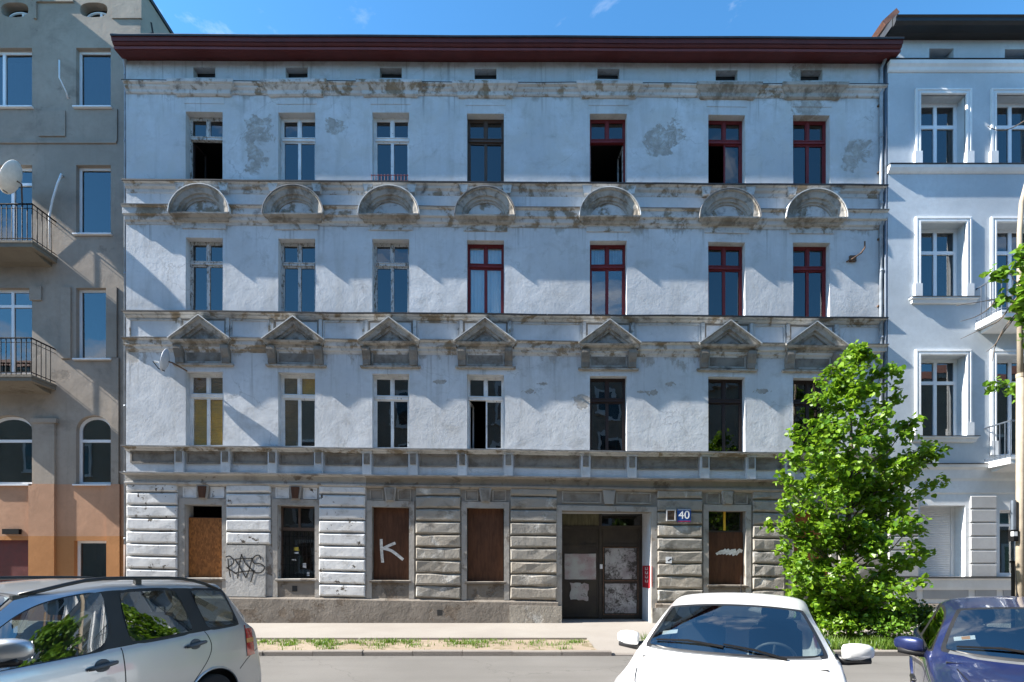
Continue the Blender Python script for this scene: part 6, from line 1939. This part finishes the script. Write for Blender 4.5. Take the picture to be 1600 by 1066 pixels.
r_ = random.Random(11)
TD = 3.55                       # the young linden stands on the verge, this far out from the facade
TX = lambda px: fx(px, TD); TZ = lambda py: fz(py, TD)
tx0 = TX(1328)
lin = empty('linden_tree', (tx0, -TD, -.03), 0, 'young linden tree in full bright green leaf on the verge', 'tree')
sil = [(1335, 546, 1.5), (1296, 562, 1.3), (1390, 570, 1.1), (1278, 604, 1.1), (1316, 590, 1.2), (1358, 600, 1.3), (1412, 598, 1.0), (1268, 645, 1.1), (1416, 652, 1.0), (1238, 668, 1.2), (1385, 640, 1.4), (1300, 650, 1.4),
       (1222, 702, 1.2), (1458, 690, 1.5), (1440, 700, 1.2), (1400, 706, 1.4), (1270, 700, 1.4), (1216, 728, .9), (1452, 740, 1.0), (1420, 748, 1.2), (1240, 765, 1.2), (1290, 760, 1.5), (1360, 740, 1.5), (1210, 778, 1.1), (1404, 790, 1.2),
       (1445, 806, .7), (1200, 800, .9), (1236, 822, 1.3), (1290, 820, 1.5), (1340, 810, 1.5), (1380, 835, 1.3), (1440, 842, .7), (1212, 846, 1.0), (1250, 868, 1.3), (1310, 870, 1.4), (1232, 878, .8), (1398, 892, .8), (1385, 885, 1.1),
       (1262, 905, 1.2), (1330, 915, 1.3), (1382, 930, .6), (1290, 945, 1.1), (1360, 930, .9), (1262, 938, .8), (1318, 962, .8)]
tips = []
for px, py, wg in sil:
    dz = r_.uniform(-.9, .9)
    edge = abs(px - 1328) / 130.0
    dy = r_.uniform(-1, 1) * (1.25 * max(.15, 1 - edge * .8)) * (.35 + .65 * min(1, (py - 540) / 160))
    s = (DIST - TD + dy) / (DIST - TD)
    tips.append(((TX(px) * s - tx0, dy, (TZ(py) - EYE) * s + EYE - .10), wg))
for k in range(16):
    py = r_.uniform(650, 930); q = r_.uniform(0, 6.28)
    tips.append(((1.3 * math.cos(q), 1.35 * math.sin(q), TZ(py)), 1.2))
grow(lin, 'leaf', 'linden_leaf', tips, ([(0, 0, 0), (.03, 0, 1.2), (-.03, .03, 2.6), (.04, 0, 4.0), (.02, 0, 5.2), (TX(1335) - tx0, 0, TZ(552))], [.085, .07, .058, .042, .026, .006]), 12500, .122, .44, r_)

# maple at the picture edge, only some boughs reach into view
MD = 4.55
MX = lambda px: fx(px, MD); MZ = lambda py: fz(py, MD)
mx0 = MX(1700)
map_ = empty('maple_tree', (mx0, -MD, -.03), 0, 'maple tree whose leafy bough hangs in from beside the lamp post', 'tree')
tips = []
for px, py, wg in ((1552, 438, 1.0), (1568, 462, .8), (1585, 405, 1.3), (1600, 380, 1.2), (1578, 478, .9), (1598, 500, 1.3), (1612, 440, 1.5), (1640, 360, 1.5), (1660, 480, 1.5)):
    tips.append(((MX(px) - mx0, r_.uniform(-.5, .4), MZ(py) + .03), wg * 2.2))
for k in range(22):
    q = r_.uniform(0, 6.28); rr = r_.uniform(.8, 2.4)
    if rr * math.cos(q) < .1: continue
    tips.append(((rr * math.cos(q), rr * math.sin(q), r_.uniform(4.5, 9.5)), 1.6))
grow(map_, 'leaf', 'maple_leaf', tips, ([(0, 0, 0), (.05, 0, 2.5), (0, .1, 5), (.05, 0, 7.5), (0, 0, 9.8)], [.14, .12, .10, .06, .02]), 3000, .155, .42, r_, start=.68, rad=.016)
for pts in ([(1660, 425), (1600, 452), (1560, 462), (1520, 475), (1487, 480)], [(1565, 461), (1545, 480), (1515, 498), (1492, 505)], [(1600, 455), (1575, 490), (1550, 505), (1518, 520), (1492, 532)], [(1610, 470), (1580, 510), (1560, 535), (1540, 548)], [(1660, 150), (1610, 180), (1580, 192), (1543, 195)], [(1650, 440), (1600, 480), (1565, 530), (1556, 560)]):
    m = MB(); P_ = smooth_pts([(MX(a) - mx0, MZ(b)) for a, b in pts], 4)
    m.tube([(x, .15 * math.sin(x * 3), z) for x, z in P_], [.016 - .012 * k / len(P_) for k in range(len(P_))], 5)
    m.build('bare_twig', MAT['bark'], map_, smooth=True, loc=(0, 0, 0))

# shrubs under the linden
def shrub(px, dep, w_, h_, n, mat, label, size=.075, seed=1):
    rr = random.Random(seed)
    x = fx(px, DIST - dep) if False else (px - 800) / FOC * dep
    o = empty('shrub', (x, -DIST + dep, -.03), 0, label, 'shrub', 'shrubs on the verge')
    tips = []
    for k in range(14):
        q = rr.uniform(0, 6.28); u = rr.random() ** .5
        tips.append(((w_ * u * math.cos(q), .55 * u * math.sin(q), h_ * rr.uniform(.45, 1.0) * (1.05 - .35 * u)), 1))
    grow(o, 'leaf', mat, tips, ([(0, 0, 0), (0, 0, .25), (.02, 0, .62 * h_)], [.03, .022, .01]), n, size, .30, rr, rad=.006, parts=('foliage', 'stem'))
shrub(1405, 11.6, .85, .98, 2000, 'shrub_leaf', 'dark shrub nearest the blue car, below the pale blue house', .07, 1)
shrub(1440, 11.9, .7, .85, 1100, 'shrub_leaf', 'low dark shrub against the pale house plinth', .07, 7)
shrub(1330, 11.2, .9, .80, 1700, 'linden_leaf', 'bright low shrub at the foot of the linden', .085, 2)
shrub(1282, 11.6, .6, .72, 900, 'linden_leaf', 'small leafy sucker growth behind the white car roof', .085, 3)
shrub(1385, 11.0, .45, .62, 700, 'maple_leaf', 'small yellow-green shrub in front of the dark one', .07, 4)

# grass
def grass(name, label, spots, hmin, hmax, seed):
    rr = random.Random(seed); V, F = [], []
    for x, y, n, sp in spots:
        for k in range(n):
            px, py = x + rr.gauss(0, sp), y + rr.gauss(0, sp * .6)
            if not (KERB_Y + .15 < py < -3.33): continue
            h = rr.uniform(hmin, hmax); q = rr.uniform(0, 6.28); lean = rr.uniform(.1, .7) * h
            dx, dy = math.cos(q), math.sin(q); w_ = .008
            b = len(V); z0 = -.045
            V += [(px - dy * w_, py + dx * w_, z0), (px + dy * w_, py - dx * w_, z0), (px + dy * w_ * .7 + dx * lean * .35, py - dx * w_ * .7 + dy * lean * .35, z0 + h * .6), (px - dy * w_ * .7 + dx * lean * .35, py + dx * w_ * .7 + dy * lean * .35, z0 + h * .6), (px + dx * lean, py + dy * lean, z0 + h)]
            F += [(b, b + 1, b + 2, b + 3), (b + 3, b + 2, b + 4)]
    m = MB(); m.V, m.F = V, F
    o = m.build(name, MAT['grass_blade'], None, recalc=False, loc=(0, 0, 0))
    return setp(o, label, 'grass', kind='stuff')
rr = random.Random(21)
spots = []
for k in range(230):
    px = rr.uniform(330, 905)
    dep = 11.45 - abs(rr.gauss(0, .45))
    if 655 < px < 695 or 770 < px < 800: 
        if rr.random() < .75: continue
    if px < 480 and rr.random() < .45: continue
    if 800 < px and rr.random() < .35: continue
    spots.append(((px - 800) / FOC * dep, -DIST + dep, int(60 * rr.random() ** 2.2) + 2, .09))
for k in range(60):
    spots.append((rr.uniform(-9.5, 1.5), rr.uniform(-4.75, -3.6), 6, .12))
for k in range(50):
    spots.append((rr.uniform(-16, -8), rr.uniform(-4.4, -3.4), 20, .15))
grass('grass', 'ragged green grass growing in the bare verge before the old house', spots, .04, .12, 1)
spots = []
for k in range(330):
    spots.append((rr.uniform(3.15, 13.5), rr.uniform(-4.8, -3.4), 42, .16))
grass('grass', 'long green grass on the verge round the linden and shrubs', spots, .08, .27, 2)

# ---------------------------------------------------------------- lamp post
LD = 4.1
lx = fx(1594, LD)
post = empty('lamp_post', (lx, -LD, -.03), 0, 'tall concrete street lamp post with curved arm at the picture edge', 'street lamp')
m = MB(); m.tube([(0, 0, 0), (0, 0, 3.2), (0, 0, fz(585, LD))], [.082, .072, .066], 14); m.build('lower_post', MAT['concrete_pole'], post, smooth=True, loc=(0, 0, 0))
zc_ = fz(340, LD)
m = MB(); m.tube([(0, 0, fz(586, LD)), (-.01, 0, zc_ - 1.5), (-.01, 0, zc_ - .3), (.03, 0, zc_ + .35), (.16, 0, zc_ + .85), (.42, 0, zc_ + 1.25), (.85, 0, zc_ + 1.5), (1.5, -.0, zc_ + 1.62)], [.055, .05, .048, .045, .042, .04, .036, .032], 12); m.build('upper_post', MAT['concrete_pole'], post, smooth=True, loc=(0, 0, 0))
m = MB(); m.tube([(0, 0, fz(588, LD)), (0, 0, fz(582, LD))], .074, 14); m.build('collar', MAT['concrete_pole'], post)
m = MB(); m.lathe([(.02, .07), (.12, .05), (.16, 0), (.12, -.06), (.02, -.08)], (0, 0, 0), 'X', 14); m.V = [(v[0] * 2.2 + 1.75, v[1] * .8, v[2] * .5 + zc_ + 1.6) for v in m.V]
m = MB(); m.obox((1.8, 0, zc_ + 1.62), (.36, 0, .02), (0, .13, 0), (0, 0, .06)); m.obox((1.8, 0, zc_ + 1.54), (.25, 0, .015), (0, .10, 0), (0, 0, .03)); m.build('lamp_head', MAT['grey_plastic'], post)
m = MB(); m.box(-.20, -.10, -.06, .06, fz(846, LD) + .03, fz(828, LD) + .03); m.build('switch_box', MAT['black_iron'], post, loc=None)
m = MB(); m.box(-.205, -.12, -.062, .0, fz(838, LD) + .03, fz(831, LD) + .03); m.build('switch_cover', MAT['sticker_white'], post)
m = MB(); m.tube([(-.15, 0, fz(828, LD)), (-.15, 0, fz(780, LD))], .05, 8); m.build('cable_duct', MAT['dark_zinc'], post)
cab = empty('cable_cabinet', (lx + .78, -LD + .5, -.03), 0, 'black cable cabinet standing behind the lamp post', 'cabinet')
m = MB(); m.box(-.3, .3, -.18, .18, 0, fz(877, LD)); m.build('body', MAT['black_paint'], cab, loc=None)
m = MB(); m.box(-.32, .32, -.2, .2, fz(877, LD), fz(874, LD)); m.build('lid', MAT['black_iron'], cab)
m = MB(); m.box(-.28, .28, -.19, -.175, .08, fz(880, LD)); m.build('door', MAT['black_iron'], cab)

# trees behind the camera, seen only as reflections
for k, (x, y, h_, lab) in enumerate(((-8.5, -17.6, 8.5, 'leafy street tree across the road, mirrored in the arched windows'), (8.8, -17.8, 8.0, 'leafy street tree across the road, mirrored in the dark first-floor windows'), (-17.0, -17.6, 9.0, 'leafy street tree across the road, mirrored in the grey house glass'))):
    o = empty('street_tree', (x, y, 0), 0, lab, 'tree')
    tips = []
    for q in range(26):
        a = r_.uniform(0, 6.28); u = r_.uniform(.3, 1) * 2.4
        tips.append(((u * math.cos(a), u * math.sin(a) * .8, h_ * r_.uniform(.38, 1.0)), 1))
    grow(o, 'leaf', 'dark_leaf', tips, ([(0, 0, 0), (.05, 0, h_ * .4), (0, 0, h_ * .95)], [.16, .13, .02]), 4200, .24, .6, r_, rad=.02)
